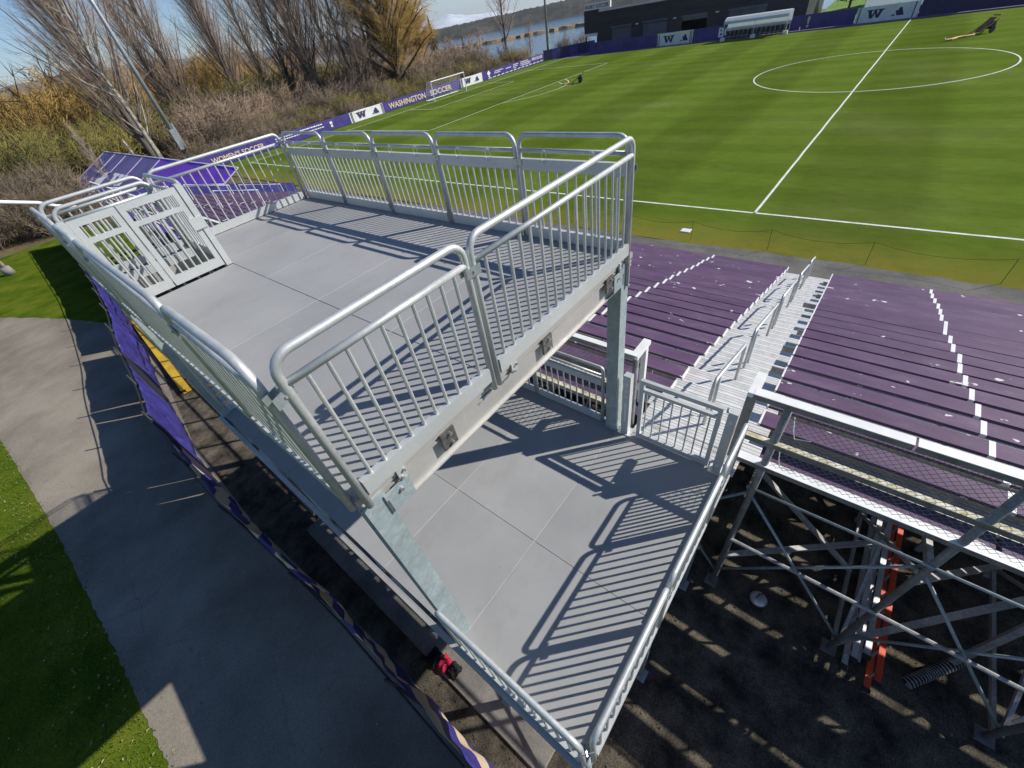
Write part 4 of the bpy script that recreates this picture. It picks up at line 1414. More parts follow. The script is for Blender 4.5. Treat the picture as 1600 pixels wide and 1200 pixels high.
for i, (x, z, w) in enumerate(((5.6, 0.85, 3.0), (5.6, 0.6, 4.3), (9.4, 0.6, 3.2))):
    mb = MB(); k = 0; xx = x
    rn_ = random.Random(i)
    while xx < x + w:
        l = rn_.uniform(0.16, 0.4)
        mb.box(xx, xx + l, yF - 0.012, yF - 0.004, z, z + 0.11); xx += l + 0.08
    build(mb, 'small_print', M['logo_white'], gf)
mb = MB(); rn_ = random.Random(9)
xx = 9.2
while xx < 12.4:
    l = rn_.uniform(0.16, 0.4); mb.box(xx, xx + l, yF - 0.012, yF - 0.004, 0.92, 1.06); xx += l + 0.08
build(mb, 'small_print', M['logo_white'], gf)
build(MB().box(13.75, 14.15, yF - 0.012, yF - 0.004, 0.7, 1.0).box(13.8, 14.1, yF - 0.012, yF - 0.004, 0.35, 0.62), 'small_print', M['logo_white'], gf)
for x in (17.35, 17.55, 22.85, 23.05):
    build(MB().prism([(0, 0), (0.08, 0), (0.08, 1.24), (0, 1.24)], (x, yF, 0.04), EX, EZ, EN, 0.01), 'stripe', M['logo_dark'], gf)
put_w((18.3, yF, 0.36), EX, EZ, EN, 1.7, 0.72, M['logo_dark'], gf)
put_stripes((21.0, yF, 0.36), EX, EZ, EN, 1.5, 0.66, M['logo_dark'], gf)
put_text('WASHINGTON', (24.2, yF, 0.28), EX, EZ, EN, 7.6, 0.72, M['gold'], gf)
put_text('SOCCER', (32.9, yF, 0.28), EX, EZ, EN, 5.0, 0.72, M['gold'], gf)
for x in (40.4, 40.6):
    build(MB().prism([(0, 0), (0.08, 0), (0.08, 1.24), (0, 1.24)], (x, yF, 0.04), EX, EZ, EN, 0.01), 'stripe', M['logo_dark'], gf)
put_w((41.2, yF, 0.36), EX, EZ, EN, 1.7, 0.72, M['logo_dark'], gf)
put_stripes((43.7, yF, 0.36), EX, EZ, EN, 1.5, 0.66, M['logo_dark'], gf)
build(MB().prism([(0.3, 0.0), (0.7, 0.0), (0.62, 0.3), (1.0, 0.55), (0.5, 1.0), (0.0, 0.55), (0.38, 0.3)], (47.2, yF, 0.3), EX, EZ, EN, 0.01), 'crest', M['logo_white'], gf)
for x, z, w in ((49.2, 0.85, 2.6), (49.2, 0.6, 1.8), (52.6, 0.75, 1.4), (54.9, 0.95, 1.5), (54.9, 0.7, 1.2), (54.9, 0.45, 0.8), (57.2, 1.0, 2.2), (57.2, 0.75, 3.2), (57.2, 0.5, 3.0)):
    mb = MB(); xx = x; rn_ = random.Random(int(x * 10 + z * 7))
    while xx < x + w:
        l = rn_.uniform(0.16, 0.4); mb.box(xx, xx + l, yF - 0.012, yF - 0.004, z, z + 0.12); xx += l + 0.08
    build(mb, 'small_print', M['logo_white'], gf)
put_text("MEN'S SOCCER", (60.9, yF, 0.72), EX, EZ, EN, 3.6, 0.45, M['logo_white'], gf)
mb = MB()
for k in range(14):
    x = 47.4 + k * 1.25; z = 0.07 + 0.035 * k ** 0.9 * 0.4
    mb.prism([(0, 0), (0.95, 0.05), (0.8, 0.16), (0.05, 0.10)], (x, yF, z), EX, EZ, EN, 0.01)
build(mb, 'swash', M['logo_white'], gf)
for x in np.arange(-14, 65.5, 2.9):
    build(MB().tube([(x, FY2 + 0.06, 0), (x, FY2 + 0.06, 1.36)], 0.03, 6), 'post', M['black'], gf)

# goal
GYL = 53.55
gl = thing('soccer_goal', (33.9, GYL, 0), 'white framed soccer goal with net at the far end', 'goal')
ga, gb = W / 2 - 3.66, W / 2 + 3.66
build(MB().tube([(ga, GYL, 0), (ga, GYL, 2.44)], 0.06, 8), 'post', M['white_paint'], gl)
build(MB().tube([(gb, GYL, 0), (gb, GYL, 2.44)], 0.06, 8), 'post', M['white_paint'], gl)
build(MB().tube([(ga, GYL, 2.44), (gb, GYL, 2.44)], 0.06, 8), 'crossbar', M['white_paint'], gl)
for x in (ga, gb):
    build(MB().tube([(x, GYL, 0.06), (x, GYL + 2.0, 0.06)], 0.05, 8), 'base_bar', M['white_paint'], gl)
    build(MB().tube([(x, GYL, 2.44), (x, GYL + 0.9, 2.40), (x, GYL + 2.0, 0.06)], 0.035, 6), 'stay', M['white_paint'], gl)
build(MB().tube([(ga, GYL + 2.0, 0.06), (gb, GYL + 2.0, 0.06)], 0.05, 8), 'base_bar', M['white_paint'], gl)
mb = MB()
for k in range(31):
    x = ga + (gb - ga) * k / 30
    mb.tube([(x, GYL + 0.02, 2.42), (x, GYL + 0.9, 2.38), (x, GYL + 2.0, 0.08)], 0.006, 3, caps=False)
for k in range(12):
    t = k / 11
    mb.tube([(ga, GYL + 0.9 + 1.1 * t, 2.38 - 2.3 * t), (gb, GYL + 0.9 + 1.1 * t, 2.38 - 2.3 * t)], 0.006, 3, caps=False)
build(mb, 'net', M['net'], gl)

# ------------------------------------------------------------------ far-side fence (faces -x), building, shelters
AX, AN = (0, -1, 0), (-1, 0, 0)
ff = thing('boundary_fence', (68.2, 15, 0), 'dark blue and white banner fence in front of the charcoal building', 'fence')
def panel2(ya, yb, mat, h=1.7, x=68.2):
    return build(MB().box(x, x + 0.04, min(ya, yb), max(ya, yb), 0.05, h), 'banner', mat, ff)
panel2(48.5, 35.1, M['navy'], 1.75)
panel2(35.0, 28.8, M['banner_white'], 1.75)
panel2(28.7, 22.6, M['navy'], 1.75)
panel2(22.5, 13.0, M['navy'], 1.75)
panel2(12.9, 6.4, M['navy'], 1.75)
panel2(6.3, -0.4, M['banner_white'], 1.7)
panel2(-0.5, -14, M['logo_dark'], 1.75)
panel2(-14.1, -60, M['navy'], 1.75)
xF2 = 68.19
put_w((xF2, 33.9, 0.45), AX, EZ, AN, 2.0, 0.9, M['logo_dark'], ff)
put_stripes((xF2, 30.9, 0.45), AX, EZ, AN, 1.6, 0.85, M['logo_dark'], ff)
put_w((xF2, 5.2, 0.45), AX, EZ, AN, 1.9, 0.9, M['logo_dark'], ff)
put_stripes((xF2, 2.4, 0.45), AX, EZ, AN, 1.6, 0.85, M['logo_dark'], ff)
for y in (34.9, 34.6, 29.2, 28.95, 6.0, 0.1):
    build(MB().box(xF2 - 0.01, xF2 - 0.004, y - 0.06, y + 0.06, 0.07, 1.66), 'stripe', M['logo_dark'], ff)
put_text('BO', (xF2, 24.6, 0.30), AX, EZ, AN, 2.2, 1.25, M['logo_white'], ff, 0.03)
put_text('!', (xF2, 12.2, 0.30), AX, EZ, AN, 0.35, 1.25, M['gold'], ff, 0.03)
for y in np.arange(48.5, -60, -3.1):
    build(MB().tube([(68.3, y, 0), (68.3, y, 1.82)], 0.03, 6), 'post', M['black'], ff)
# corner fence running back to the lake
cf = thing('mesh_fence', (67, 53, 0), 'dark blue screened fence by the field corner beside the light pole', 'fence')
for k in range(6):
    a = Vector((64.9, 57.3)).lerp(Vector((73.6, 50.6)), k / 6); b_ = Vector((64.9, 57.3)).lerp(Vector((73.6, 50.6)), (k + 1) / 6)
    build(MB().bar((a.x, a.y, 0.9), (b_.x, b_.y, 0.9), 0.03, 1.7), 'screen', M['navy'] if k % 2 else M['logo_dark'], cf)
    build(MB().tube([(a.x, a.y, 0), (a.x, a.y, 1.85)], 0.035, 6), 'post', M['black'], cf)

bd = thing('clubhouse', (78, 31, 0), 'low charcoal clad building with roller shutters on the far side of the pitch', 'building')
bx = 73.6
BT = 5.6
openings = [(46.9, 42.7, 0.1, 3.15), (40.4, 35.7, 0.1, 3.2), (33.0, 28.6, 1.3, 3.15), (25.2, 19.4, 0.1, 3.1)]
mb = MB()
y = 49.9
for ya, yb, za, zb in openings:
    mb.box(bx, bx + 0.3, ya, y, 0, BT)
    mb.box(bx, bx + 0.3, yb, ya, zb, BT)
    if za > 0.2:
        mb.box(bx, bx + 0.3, yb, ya, 0, za)
    y = yb
mb.box(bx, bx + 0.3, 13.6, y, 0, BT)
mb.box(bx + 0.3, bx + 12, 49.6, 49.9, 0, BT); mb.box(bx + 0.3, bx + 12, 13.6, 13.9, 0, BT); mb.box(bx + 11.7, bx + 12, 13.9, 49.6, 0, BT)
build(mb, 'wall', M['charcoal'], bd)
build(MB().box(bx - 0.25, bx + 12.2, 13.3, 50.2, BT + 0.002, BT + 0.28), 'roof', M['charcoal'], bd)
build(MB().box(bx - 0.12, bx - 0.003, 13.5, 50.0, BT - 1.55, BT - 1.45), 'fascia_trim', M['charcoal'], bd)
for k, (ya, yb, za, zb) in enumerate(openings):
    if k != 2:
        sh = MB()
        n = int((zb - za) / 0.12)
        for i in range(n):
            sh.box(bx + 0.12, bx + 0.15 + 0.012 * (i % 2), yb + 0.02, ya - 0.02, za + i * 0.12, za + (i + 1) * 0.12 - 0.003)
        build(sh, 'roller_shutter', M['shutter'], bd)
    else:
        build(MB().box(bx + 0.12, bx + 0.17, yb + 0.02, ya - 0.02, zb - 0.45, zb), 'roller_shutter', M['shutter'], bd)
    build(MB().box(bx - 0.18, bx - 0.003, yb - 0.1, ya + 0.1, zb + 0.01, zb + 0.28), 'shutter_box', M['shutter'], bd)
for y in (41.5, 34.3, 27.0):
    build(MB().box(bx - 0.2, bx - 0.003, y - 0.25, y + 0.25, 3.2, 3.35), 'wall_light', M['white_paint'], bd)
# scoreboard beside the building
sb = thing('scoreboard', (74.2, 51.2, 0), 'black scoreboard with a white name strip at the end of the building', 'scoreboard')
build(MB().box(74.0, 74.4, 49.95, 53.2, 2.8, 6.3), 'panel', M['charcoal'], sb)
build(MB().box(73.95, 74.4, 47.4, 53.2, 6.31, 7.25), 'name_strip', M['white_paint'], sb)
put_text('HUSKY SOCCER', (73.94, 52.9, 6.5), AX, EZ, AN, 5.2, 0.55, M['logo_dark'], sb)
for y in (52.9, 50.3):
    build(MB().box(74.12, 74.3, y - 0.1, y + 0.1, 0, 2.8), 'post', M['charcoal'], sb)
build(MB().box(73.97, 74.3, 49.95, 53.2, 2.35, 2.78), 'lower_trim', M['white_paint'], sb)


def shelter(ya, yb, x, label, low=2.05, high=2.75):
    t = thing('team_shelter', (x + 0.8, (ya + yb) / 2, 0), label, 'shelter', None)
    mb = MB()
    n = 8
    prof = [(x - 0.55, low - 0.02), (x - 0.35, low + 0.30), (x + 0.2, high - 0.08), (x + 0.9, high), (x + 1.7, high - 0.15)]
    vs = []
    for px, pz in prof:
        for i in range(n + 1):
            vs.append((px, ya + (yb - ya) * i / n, pz))
    fs = [(j * (n + 1) + i, j * (n + 1) + i + 1, (j + 1) * (n + 1) + i + 1, (j + 1) * (n + 1) + i) for j in range(len(prof) - 1) for i in range(n)]
    rf = build(MB().add(vs, fs), 'roof', M['canopy'], t)
    m_ = rf.modifiers.new('thickness', 'SOLIDIFY'); m_.thickness = 0.04
    build(MB().box(x + 1.62, x + 1.66, min(ya, yb), max(ya, yb), 0.2, high - 0.2), 'back_panel', M['canopy'], t)
    for k in range(3):
        y = ya + (yb - ya) * (0.01 + 0.98 * k / 2)
        build(MB().tube([(x - 0.35, y, 0.0), (x - 0.35, y, low + 0.25)], 0.04, 6), 'post', M['white_paint'], t)
        build(MB().cbox((x - 0.35, y, 0.2), (0.4, 0.6, 0.4)), 'ballast_block', M['white_paint'], t)
    n = int(abs(yb - ya) / 0.62)
    for k in range(n):
        y = ya + (yb - ya) * (k + 0.5) / n
        ch = build(MB().box(x + 0.75, x + 1.2, y - 0.24, y + 0.24, 0.42, 0.5).box(x + 1.2, x + 1.28, y - 0.24, y + 0.24, 0.5, 1.05).box(x + 0.9, x + 1.05, y - 0.04, y + 0.04, 0.01, 0.42), 'seat', M['black'], t)
    return t


shelter(23.2, 14.2, 66.2, 'white curved roof team shelter with black seats left of the halfway line')
shelter(6.0, -7.0, 69.6, 'long pale roofed shelter behind the banner fence at the halfway line', 2.5, 3.9)

# ------------------------------------------------------------------ sprinkler carts on the pitch
def cart(x, y, hx, hy, label, s=1.0):
    t = thing('sprinkler_cart', (x, y, 0), label, 'cart', None)
    d = Vector((hx - x, hy - y, 0)).normalized(); n = Vector((-d.y, d.x, 0)); P = Vector((x, y, 0)); Z = Vector((0, 0, 1))
    for q in (-1, 1):
        c = P + n * (0.34 * q * s) + Z * 0.20 * s
        mb = MB().tube([c - n * 0.05, c + n * 0.05], 0.20 * s, 14)
        build(mb, 'wheel', M['black'], t)
    build(MB().tube([P - n * 0.26 * s + Z * 0.45 * s, P + n * 0.26 * s + Z * 0.45 * s], 0.24 * s, 14), 'hose_drum', M['black'], t)
    for q in (-1, 1):
        build(MB().bar(P + n * (0.30 * q * s) + Z * 0.75 * s - d * 0.3, P + n * (0.30 * q * s) + d * 1.0 * s + Z * 0.12, 0.07, 0.08), 'frame_arm', M['brown_cart'], t)
    build(MB().bar(P - d * 0.35 + Z * 0.95 * s - n * 0.3, P - d * 0.35 + Z * 0.95 * s + n * 0.3, 0.08, 0.08), 'handle', M['black'], t)
    build(MB().bar(P - d * 0.1 + Z * 0.85 * s, P + d * 0.75 * s + Z * 0.22, 0.42 * s, 0.05), 'sled_plate', M['brown_cart'], t)
    H = Vector((hx, hy, 0.05))
    pts = [P + d * 0.8 * s + Z * 0.06]
    L_ = (H - P).length
    for k in range(1, 8):
        f = 0.8 * s / L_ + (1 - 0.8 * s / L_) * k / 7
        pts.append(P + (H - P) * f + n * (0.15 * math.sin(k * 1.3)) + Z * 0.05)
    build(MB().tube(pts, 0.09, 6), 'hose', M['orange'], t)
    build(MB().tube([H + Z * 0.02, H + d * 0.5 + n * 0.25 + Z * 0.3], 0.06, 6), 'nozzle', M['white_paint'], t)
    return t


cart(37.3, 31.9, 36.4, 34.1, 'brown and black sprinkler cart near the far penalty area', 1.15)
cart(48.8, -7.1, 45.6, -4.3, 'sprinkler cart with an orange hose beyond the centre circle', 1.35)

# ------------------------------------------------------------------ purple tarp cover, lamp posts, poles
tarp = thing('tarp_cover', (-11.5, 52, 0), 'long purple tarp cover with white emblems sloping down beyond the bleacher', 'tarp cover')
TD = [73.2, 67.4, 62.5, 56.0, 50.2, 32.3]
for k, (ya, yb) in enumerate(zip(TD[:-1], TD[1:])):
    n = 6; q = max(4, int((ya - yb) / 1.2)); vs = []
    for j in range(n + 1):
        for i in range(q + 1):
            v = j / n; y = ya - 0.03 + (yb - ya + 0.06) * i / q
            vs.append((-8.75 - 5.9 * v, y, 2.95 - 2.68 * v - (0.10 * math.sin(math.pi * v) + 0.02 * math.sin(y * 2 + v * 5)) * (1.2 if k == 4 else 0.4)))
    o = build(MB().add(vs, [(j * (q + 1) + i, j * (q + 1) + i + 1, (j + 1) * (q + 1) + i + 1, (j + 1) * (q + 1) + i) for j in range(n) for i in range(q)]), 'tarp_sheet', M['tarp_bright'] if k == 4 else M['tarp_dull'], tarp)
    m_ = o.modifiers.new('thickness', 'SOLIDIFY'); m_.thickness = 0.02
for y in TD:
    build(MB().bar((-8.72, y, 2.99), (-14.66, y, 0.30), 0.14, 0.04, up=(0.4, 0, 0.9)), 'hem_strip', M['tarp_edge'], tarp)
    for x, z in ((-8.8, 2.9), (-11.7, 1.5)):
        build(MB().tube([(x, y, 0), (x, y, z)], 0.05, 6), 'support_post', M['old_galv'], tarp)
build(MB().bar((-8.72, TD[0], 3.0), (-8.72, TD[-1], 3.0), 0.12, 0.06), 'ridge_hem', M['tarp_edge'], tarp)
sl = Vector((5.9, 0, 2.68)).normalized()
tn = Vector((-2.68, 0, 5.9)).normalized()
def on_tarp(y, v):
    return Vector((-8.75 - 5.9 * v, y, 2.95 - 2.68 * v)) + tn * 0.03
put_stripes(on_tarp(66.4, 0.86), (0, -1, 0), sl, tn, 5.6, 2.9, M['logo_white'], tarp)
put_w(on_tarp(60.4, 0.80), (0, -1, 0), sl, tn, 6.2, 2.6, M['logo_white'], tarp)
dt = MB()
n = 10; vs = []
for j in range(n + 1):
    for i in range(n + 1):
        u = i / n; v = j / n
        vs.append((-14.9 - 4.2 * v, 62 + 14 * u, 0.95 * (1 - v ** 2) * (0.8 + 0.2 * math.sin(u * 9)) * min(1, 4 * u, 4 * (1 - u)) + 0.02))
dt.add(vs, [(j * (n + 1) + i, j * (n + 1) + i + 1, (j + 1) * (n + 1) + i + 1, (j + 1) * (n + 1) + i) for j in range(n) for i in range(n)])
tag(build(dt, 'covered_heap', M['dark_tarp'], smooth=True), 'low heap under a charcoal tarp beside the purple cover', 'heap')


def light_pole(x, y, h, r, label, box=None):
    t = thing('light_pole', (x, y, 0), label, 'light pole')
    build(MB().tube([(x, y, 0), (x, y, h)], r, 12, r1=r * 0.55), 'shaft', M['pole'], t, smooth=True)
    build(MB().tube([(x, y, 0), (x, y, 0.5)], r * 1.9, 12), 'footing', M['concrete'], t)
    if box:
        build(MB().box(x - r - 0.10, x + r + 0.10, y - r - 0.22, y - r + 0.02, box[0], box[1]), 'cabinet', M['pole'], t)
        build(MB().box(x + r, x + r + 0.18, y - 0.1, y + 0.1, box[0] + 0.3, box[1] + 0.5), 'cable_duct', M['pole'], t)
    build(MB().bar((x - 1.6, y, h - 0.3), (x + 1.6, y, h - 0.3), 0.12, 0.12), 'cross_arm', M['pole'], t)
    for k in range(4):
        build(MB().cbox((x - 1.35 + k * 0.9, y - 0.2, h - 0.05), (0.55, 0.35, 0.45)), 'floodlight', M['pole'], t)
    return t


light_pole(-3.9, 60.0, 24, 0.26, 'tall grey light pole with a cabinet, left of the goal-end fence', (2.3, 4.3))
light_pole(66.6, 57.3, 22, 0.24, 'tall grey light pole at the far corner of the pitch by the lake', (0.8, 2.6))
# street lamp by the path: its foot shows at the left edge
lp = thing('lamp_post', (-23.3, 41.2, 0), 'pale lamp post on a concrete footing in the lawn at left', 'lamp post')
build(MB().tube([(-23.3, 41.2, 0.02), (-23.3, 41.2, 0.55)], 0.34, 14, r1=0.26), 'footing', M['concrete'], lp, smooth=True)
build(MB().tube([(-23.3, 41.2, 0.5), (-23.3, 41.2, 1.8)], 0.16, 10, r1=0.11), 'base', M['bark_pale'], lp, smooth=True)
build(MB().tube([(-23.3, 41.2, 1.7), (-23.3, 41.2, 8.5)], 0.09, 10, r1=0.06), 'shaft', M['bark_pale'], lp, smooth=True)
build(MB().cbox((-23.3, 40.9, 8.5), (0.5, 0.9, 0.16)), 'lamp_head', M['pole'], lp)

# ------------------------------------------------------------------ vegetation
def spikes(S, E_, w):
    """tapering 3-sided spikes from S to E_ (n,3), base width w (n,)"""
    S = np.asarray(S, float); E_ = np.asarray(E_, float); n = len(S)
    d = E_ - S
    d /= np.linalg.norm(d, axis=1, keepdims=True) + 1e-9
    ref = np.where(np.abs(d[:, 2:3]) < 0.9, np.array([[0, 0, 1.0]]), np.array([[1.0, 0, 0]]))
    u = np.cross(d, ref); u /= np.linalg.norm(u, axis=1, keepdims=True) + 1e-9
    v = np.cross(d, u)
    V = np.empty((n, 4, 3))
    for k in range(3):
        a = 2 * math.pi * k / 3
        V[:, k] = S + (u * math.cos(a) + v * math.sin(a)) * w[:, None]
    V[:, 3] = E_
    base = np.arange(n)[:, None] * 4
    F = np.concatenate([base + np.array([[0, 1, 3]]), base + np.array([[1, 2, 3]]), base + np.array([[2, 0, 3]])])
    return V.reshape(-1, 3), F


def unit(v):
    return v / (np.linalg.norm(v, axis=-1, keepdims=True) + 1e-9)


def tree_data(seed, H, r0, first, nl, ang, limb, twigs, twig_len, up, curve=0.3, trunk_wob=0.02, thick=1.0, droop=0.0, sub=5):
    """leafless tree: trunk+limbs as tubes, twigs as spikes; returns MB, (V,F)"""
    rg = np.random.default_rng(seed)
    mb = MB()
    tp = []
    for k in range(9):
        t = k / 8
        tp.append((rg.normal(0, trunk_wob * H * 0.2) * t, rg.normal(0, trunk_wob * H * 0.2) * t, H * t * 0.97))
    mb.tube(tp, r0, 7, r1=r0 * 0.10, caps=False)
    S, E_, Wd = [], [], []
    def trunk_at(z):
        f = min(max(z / (H * 0.97), 0), 0.999) * 8; k = int(f); t = f - k
        return np.array(tp[k]) * (1 - t) + np.array(tp[k + 1]) * t
    for i in range(nl):
        f = first + (1 - first) * (i + rg.uniform(0, 1)) / nl
        z = H * f * 0.95
        p = trunk_at(z)
        az = i * 2.4 + rg.uniform(-0.5, 0.5)
        a = ang * rg.uniform(0.75, 1.3)
        L = limb * (1 - 0.72 * (f - first) / (1 - first)) * rg.uniform(0.7, 1.15)
        d = np.array([math.cos(az) * math.sin(a), math.sin(az) * math.sin(a), math.cos(a)])
        pts = [p]
        ns = 5
        for k in range(ns):
            d = unit(d + np.array([0, 0, up * curve]) * 0.35 + rg.normal(0, 0.07, 3) - np.array([0, 0, droop * k * 0.12]))
            pts.append(pts[-1] + d * L / ns)
        rl = r0 * 0.34 * (1 - 0.6 * f) * thick
        mb.tube(pts, max(rl, 0.02), 4, r1=max(rl * 0.22, 0.008), caps=False)
        P = np.array(pts)
        for j in range(twigs):
            t = rg.uniform(0.12, 1.0) * ns; k = min(int(t), ns - 1); tt = t - k
            q = P[k] * (1 - tt) + P[k + 1] * tt
            ld = unit(P[k + 1] - P[k])
            td = unit(ld + rg.normal(0, 0.55, 3) + np.array([0, 0, up * 0.45 - droop]))
            tl = twig_len * rg.uniform(0.5, 1.3)
            e = q + td * tl
            S.append(q); E_.append(e); Wd.append(0.016 * thick * rg.uniform(0.7, 1.3))
            for s_ in range(sub):
                q2 = q + td * tl * rg.uniform(0.15, 0.9)
                t2 = unit(td + rg.normal(0, 0.5, 3) + np.array([0, 0, up * 0.3 - droop * 1.3]))
                S.append(q2); E_.append(q2 + t2 * tl * rg.uniform(0.35, 0.75)); Wd.append(0.009 * thick * rg.uniform(0.7, 1.3))
    V, F = spikes(np.array(S), np.array(E_), np.array(Wd))
    return mb, V, F


TREES = {}
def tree(kind, x, y, z, label, scale=1.0, rot=0.0, name='tree', group=None):
    if kind not in TREES:
        prm, bark, twig = KINDS[kind]
        mb, V, F = tree_data(**prm)
        me = mb.mesh('trunk', smooth=True); me.materials.append(M[bark])
        o = np_mesh('crown', V, F, M[twig])
        m2 = o.data
        bpy.data.objects.remove(o)
        TREES[kind] = (me, m2)
    t = thing(name, (x, y, z), label, 'tree', group)
    t.scale = (scale, scale, scale); t.rotation_euler = (0, 0, rot)
    for nm, me in zip(('trunk', 'crown'), TREES[kind]):
        link(nm, me, None, t)
    return t


KINDS = {
    'poplar_a': (dict(seed=1, H=34, r0=0.44, first=0.07, nl=84, ang=0.46, limb=13.0, twigs=28, twig_len=2.3, up=0.75, thick=0.85, sub=6), 'bark_dark', 'twig_grey'),
    'poplar_b': (dict(seed=2, H=31, r0=0.42, first=0.08, nl=78, ang=0.50, limb=12.0, twigs=28, twig_len=2.3, up=0.75, thick=0.85, sub=6), 'bark_dark', 'twig_red'),
    'poplar_c': (dict(seed=12, H=28, r0=0.34, first=0.06, nl=56, ang=0.55, limb=9.5, twigs=28, twig_len=2.0, up=0.7, thick=0.75, sub=6), 'bark_dark', 'twig_grey'),
    'birch': (dict(seed=3, H=22, r0=0.34, first=0.16, nl=26, ang=0.75, limb=7.5, twigs=12, twig_len=1.5, up=0.35, thick=0.85, trunk_wob=0.06, sub=4), 'bark_pale', 'twig_grey'),
    'willow': (dict(seed=4, H=17, r0=0.50, first=0.10, nl=96, ang=0.78, limb=10.0, twigs=46, twig_len=1.8, up=0.4, thick=1.35, droop=0.35, sub=8), 'bark_dark', 'twig_gold'),
    'bare': (dict(seed=5, H=13, r0=0.22, first=0.22, nl=30, ang=0.65, limb=5.0, twigs=14, twig_len=1.2, up=0.5, thick=1.0, sub=4), 'bark_dark', 'twig_grey'),
    'sapling': (dict(seed=6, H=7.5, r0=0.07, first=0.2, nl=22, ang=0.45, limb=2.2, twigs=7, twig_len=0.7, up=0.7, thick=0.9, sub=3), 'bark_pale', 'twig_grey'),
}


def xz(u, y):
    """world x, z where the ray of photo pixel u meets the plane y = const"""
    dx = (u[0] - 800) / FPX; dy = -(u[1] - 600) / FPX
    d = xr * dx + yr * dy - zc
    t = (y - CAM.y) / d.y
    return CAM.x + t * d.x, CAM.z + t * d.z


def gz(x, y):
    return ground_z(x, y) - 0.1


# measured stem positions (a point low on each stem, and how far off it stands)
spots = [
    ('poplar_a', (213, 205), 72, 1.0, 0.4, 'tall bare poplar leaning over the brush left of the light pole', 'poplar_tree'),
    ('poplar_b', (296, 165), 86, 0.95, 1.9, 'slim bare poplar just right of the tall grey light pole', 'poplar_tree'),
    ('poplar_a', (345, 95), 112, 1.0, 3.0, 'broad bare poplar standing farther back against open sky', 'poplar_tree'),
    ('poplar_b', (362, 120), 118, 0.9, 5.0, 'bare poplar close behind the broad poplar against the sky', 'poplar_tree'),
    ('poplar_a', (455, 130), 84, 0.85, 2.2, 'bare poplar left of the twin-stemmed pair above the white banner', 'poplar_tree'),
    ('poplar_b', (488, 140), 78, 1.05, 4.2, 'dark mossy-stemmed poplar in the middle of the tree row', 'poplar_tree'),
    ('poplar_a', (500, 146), 76, 0.9, 0.9, 'dark poplar right beside the mossy-stemmed one', 'poplar_tree'),
    ('poplar_c', (552, 130), 74, 1.0, 5.4, 'grey poplar between the dark pair and the golden willow', 'poplar_tree'),
    ('poplar_c', (575, 150), 70, 0.8, 1.3, 'thin pale poplar left of the golden willow', 'poplar_tree'),
    ('poplar_b', (168, 150), 96, 1.05, 0.3, 'pale bare poplar at the far left of the tree row', 'poplar_tree'),
    ('poplar_a', (262, 160), 100, 0.95, 4.4, 'bare poplar seen through the branches of the white-barked tree', 'poplar_tree'),
    ('poplar_b', (405, 110), 104, 0.9, 2.9, 'bare poplar in the gap left of the mossy-stemmed poplar', 'poplar_tree'),
    ('poplar_a', (530, 135), 90, 0.95, 3.7, 'bare poplar behind the dark pair of poplars', 'poplar_tree'),
    ('poplar_c', (594, 140), 78, 0.9, 0.6, 'bare poplar touching the left side of the golden willow', 'poplar_tree'),
    ('birch', (243, 235), 66, 1.0, 0.7, 'white-barked tree with mottled trunk beside the light pole', 'pale_tree'),
    ('willow', (622, 120), 70, 1.2, 0.2, 'golden twigged willow behind the goal', 'willow_tree'),
    ('willow', (655, 100), 88, 0.8, 2.8, 'smaller golden willow at the edge of the lake', 'willow_tree'),
    ('bare', (792, 85), 72, 1.35, 0.5, 'bare spreading tree against the lake right of the goal', 'bare_tree'),
    ('bare', (830, 92), 74, 0.6, 2.5, 'small bare tree between the spreading tree and the corner light pole', 'bare_tree'),
    ('sapling', (755, 100), 64, 1.0, 0.1, 'thin sapling behind the banner right of the goal', 'sapling'),
    ('sapling', (705, 110), 63, 0.9, 1.2, 'thin sapling directly behind the goal', 'sapling'),
    ('sapling', (135, 235), 58, 0.9, 2.2, 'slender pale sapling rising beside the purple tarp cover', 'sapling'),
    ('sapling', (108, 200), 66, 0.8, 3.2, 'slender pale sapling in the golden meadow at far left', 'sapling'),
    ('sapling', (885, 80), 70, 0.8, 4.4, 'leafing sapling by the dark corner fence', 'sapling'),
]
for kind, u, y, sc, ro, lab, nm in spots:
    x, z = xz(u, y)
    tree(kind, x, y, gz(x, y), lab, sc, ro, nm)

# broken pale snag beside the birch
x, z = xz((190, 215), 60)
mb = MB().tube([(x, 60, -0.3), (x + 0.05, 60, 2.6), (x - 0.1, 60, 4.6)], 0.16, 8, r1=0.10)
tag(build(mb, 'tree_snag', M['bark_pale'], smooth=True), 'pale broken snag standing left of the white-barked tree', 'dead tree')

# small conifers
def conifer(x, y, h, label, seed):
    rg = np.random.default_rng(seed)
    t = thing('conifer_tree', (x, y, gz(x, y) if shore_dist(x, y) > 0 else -3.0), label, 'tree')
    z0 = t.location.z
    build(MB().tube([(x, y, z0), (x, y, z0 + h)], h * 0.025, 6, r1=0.02), 'trunk', M['bark_dark'], t)
    n = 700
    f = rg.uniform(0.06, 1, n) ** 0.8
    az = rg.uniform(0, 6.28, n)
    Lb = h * 0.24 * (1 - f) + 0.15
    S = np.stack([np.full(n, 0.0), np.full(n, 0.0), f * h], 1)
    E_ = S + np.stack([np.cos(az) * Lb, np.sin(az) * Lb, -0.25 * Lb + rg.uniform(-.1, .1, n)], 1) * rg.uniform(0.6, 1.1, (n, 1))
    V, F = spikes(S, E_, 0.13 * h / 8 * rg.uniform(0.7, 1.4, n))
    np_mesh('crown', V, F, M['needle'], t)
conifer(*[ (lambda a: (a[0], 108))(xz((724, 70), 108)) ][0], 8.5, 'small dark conifer standing on the reed bank in the lake', 1)
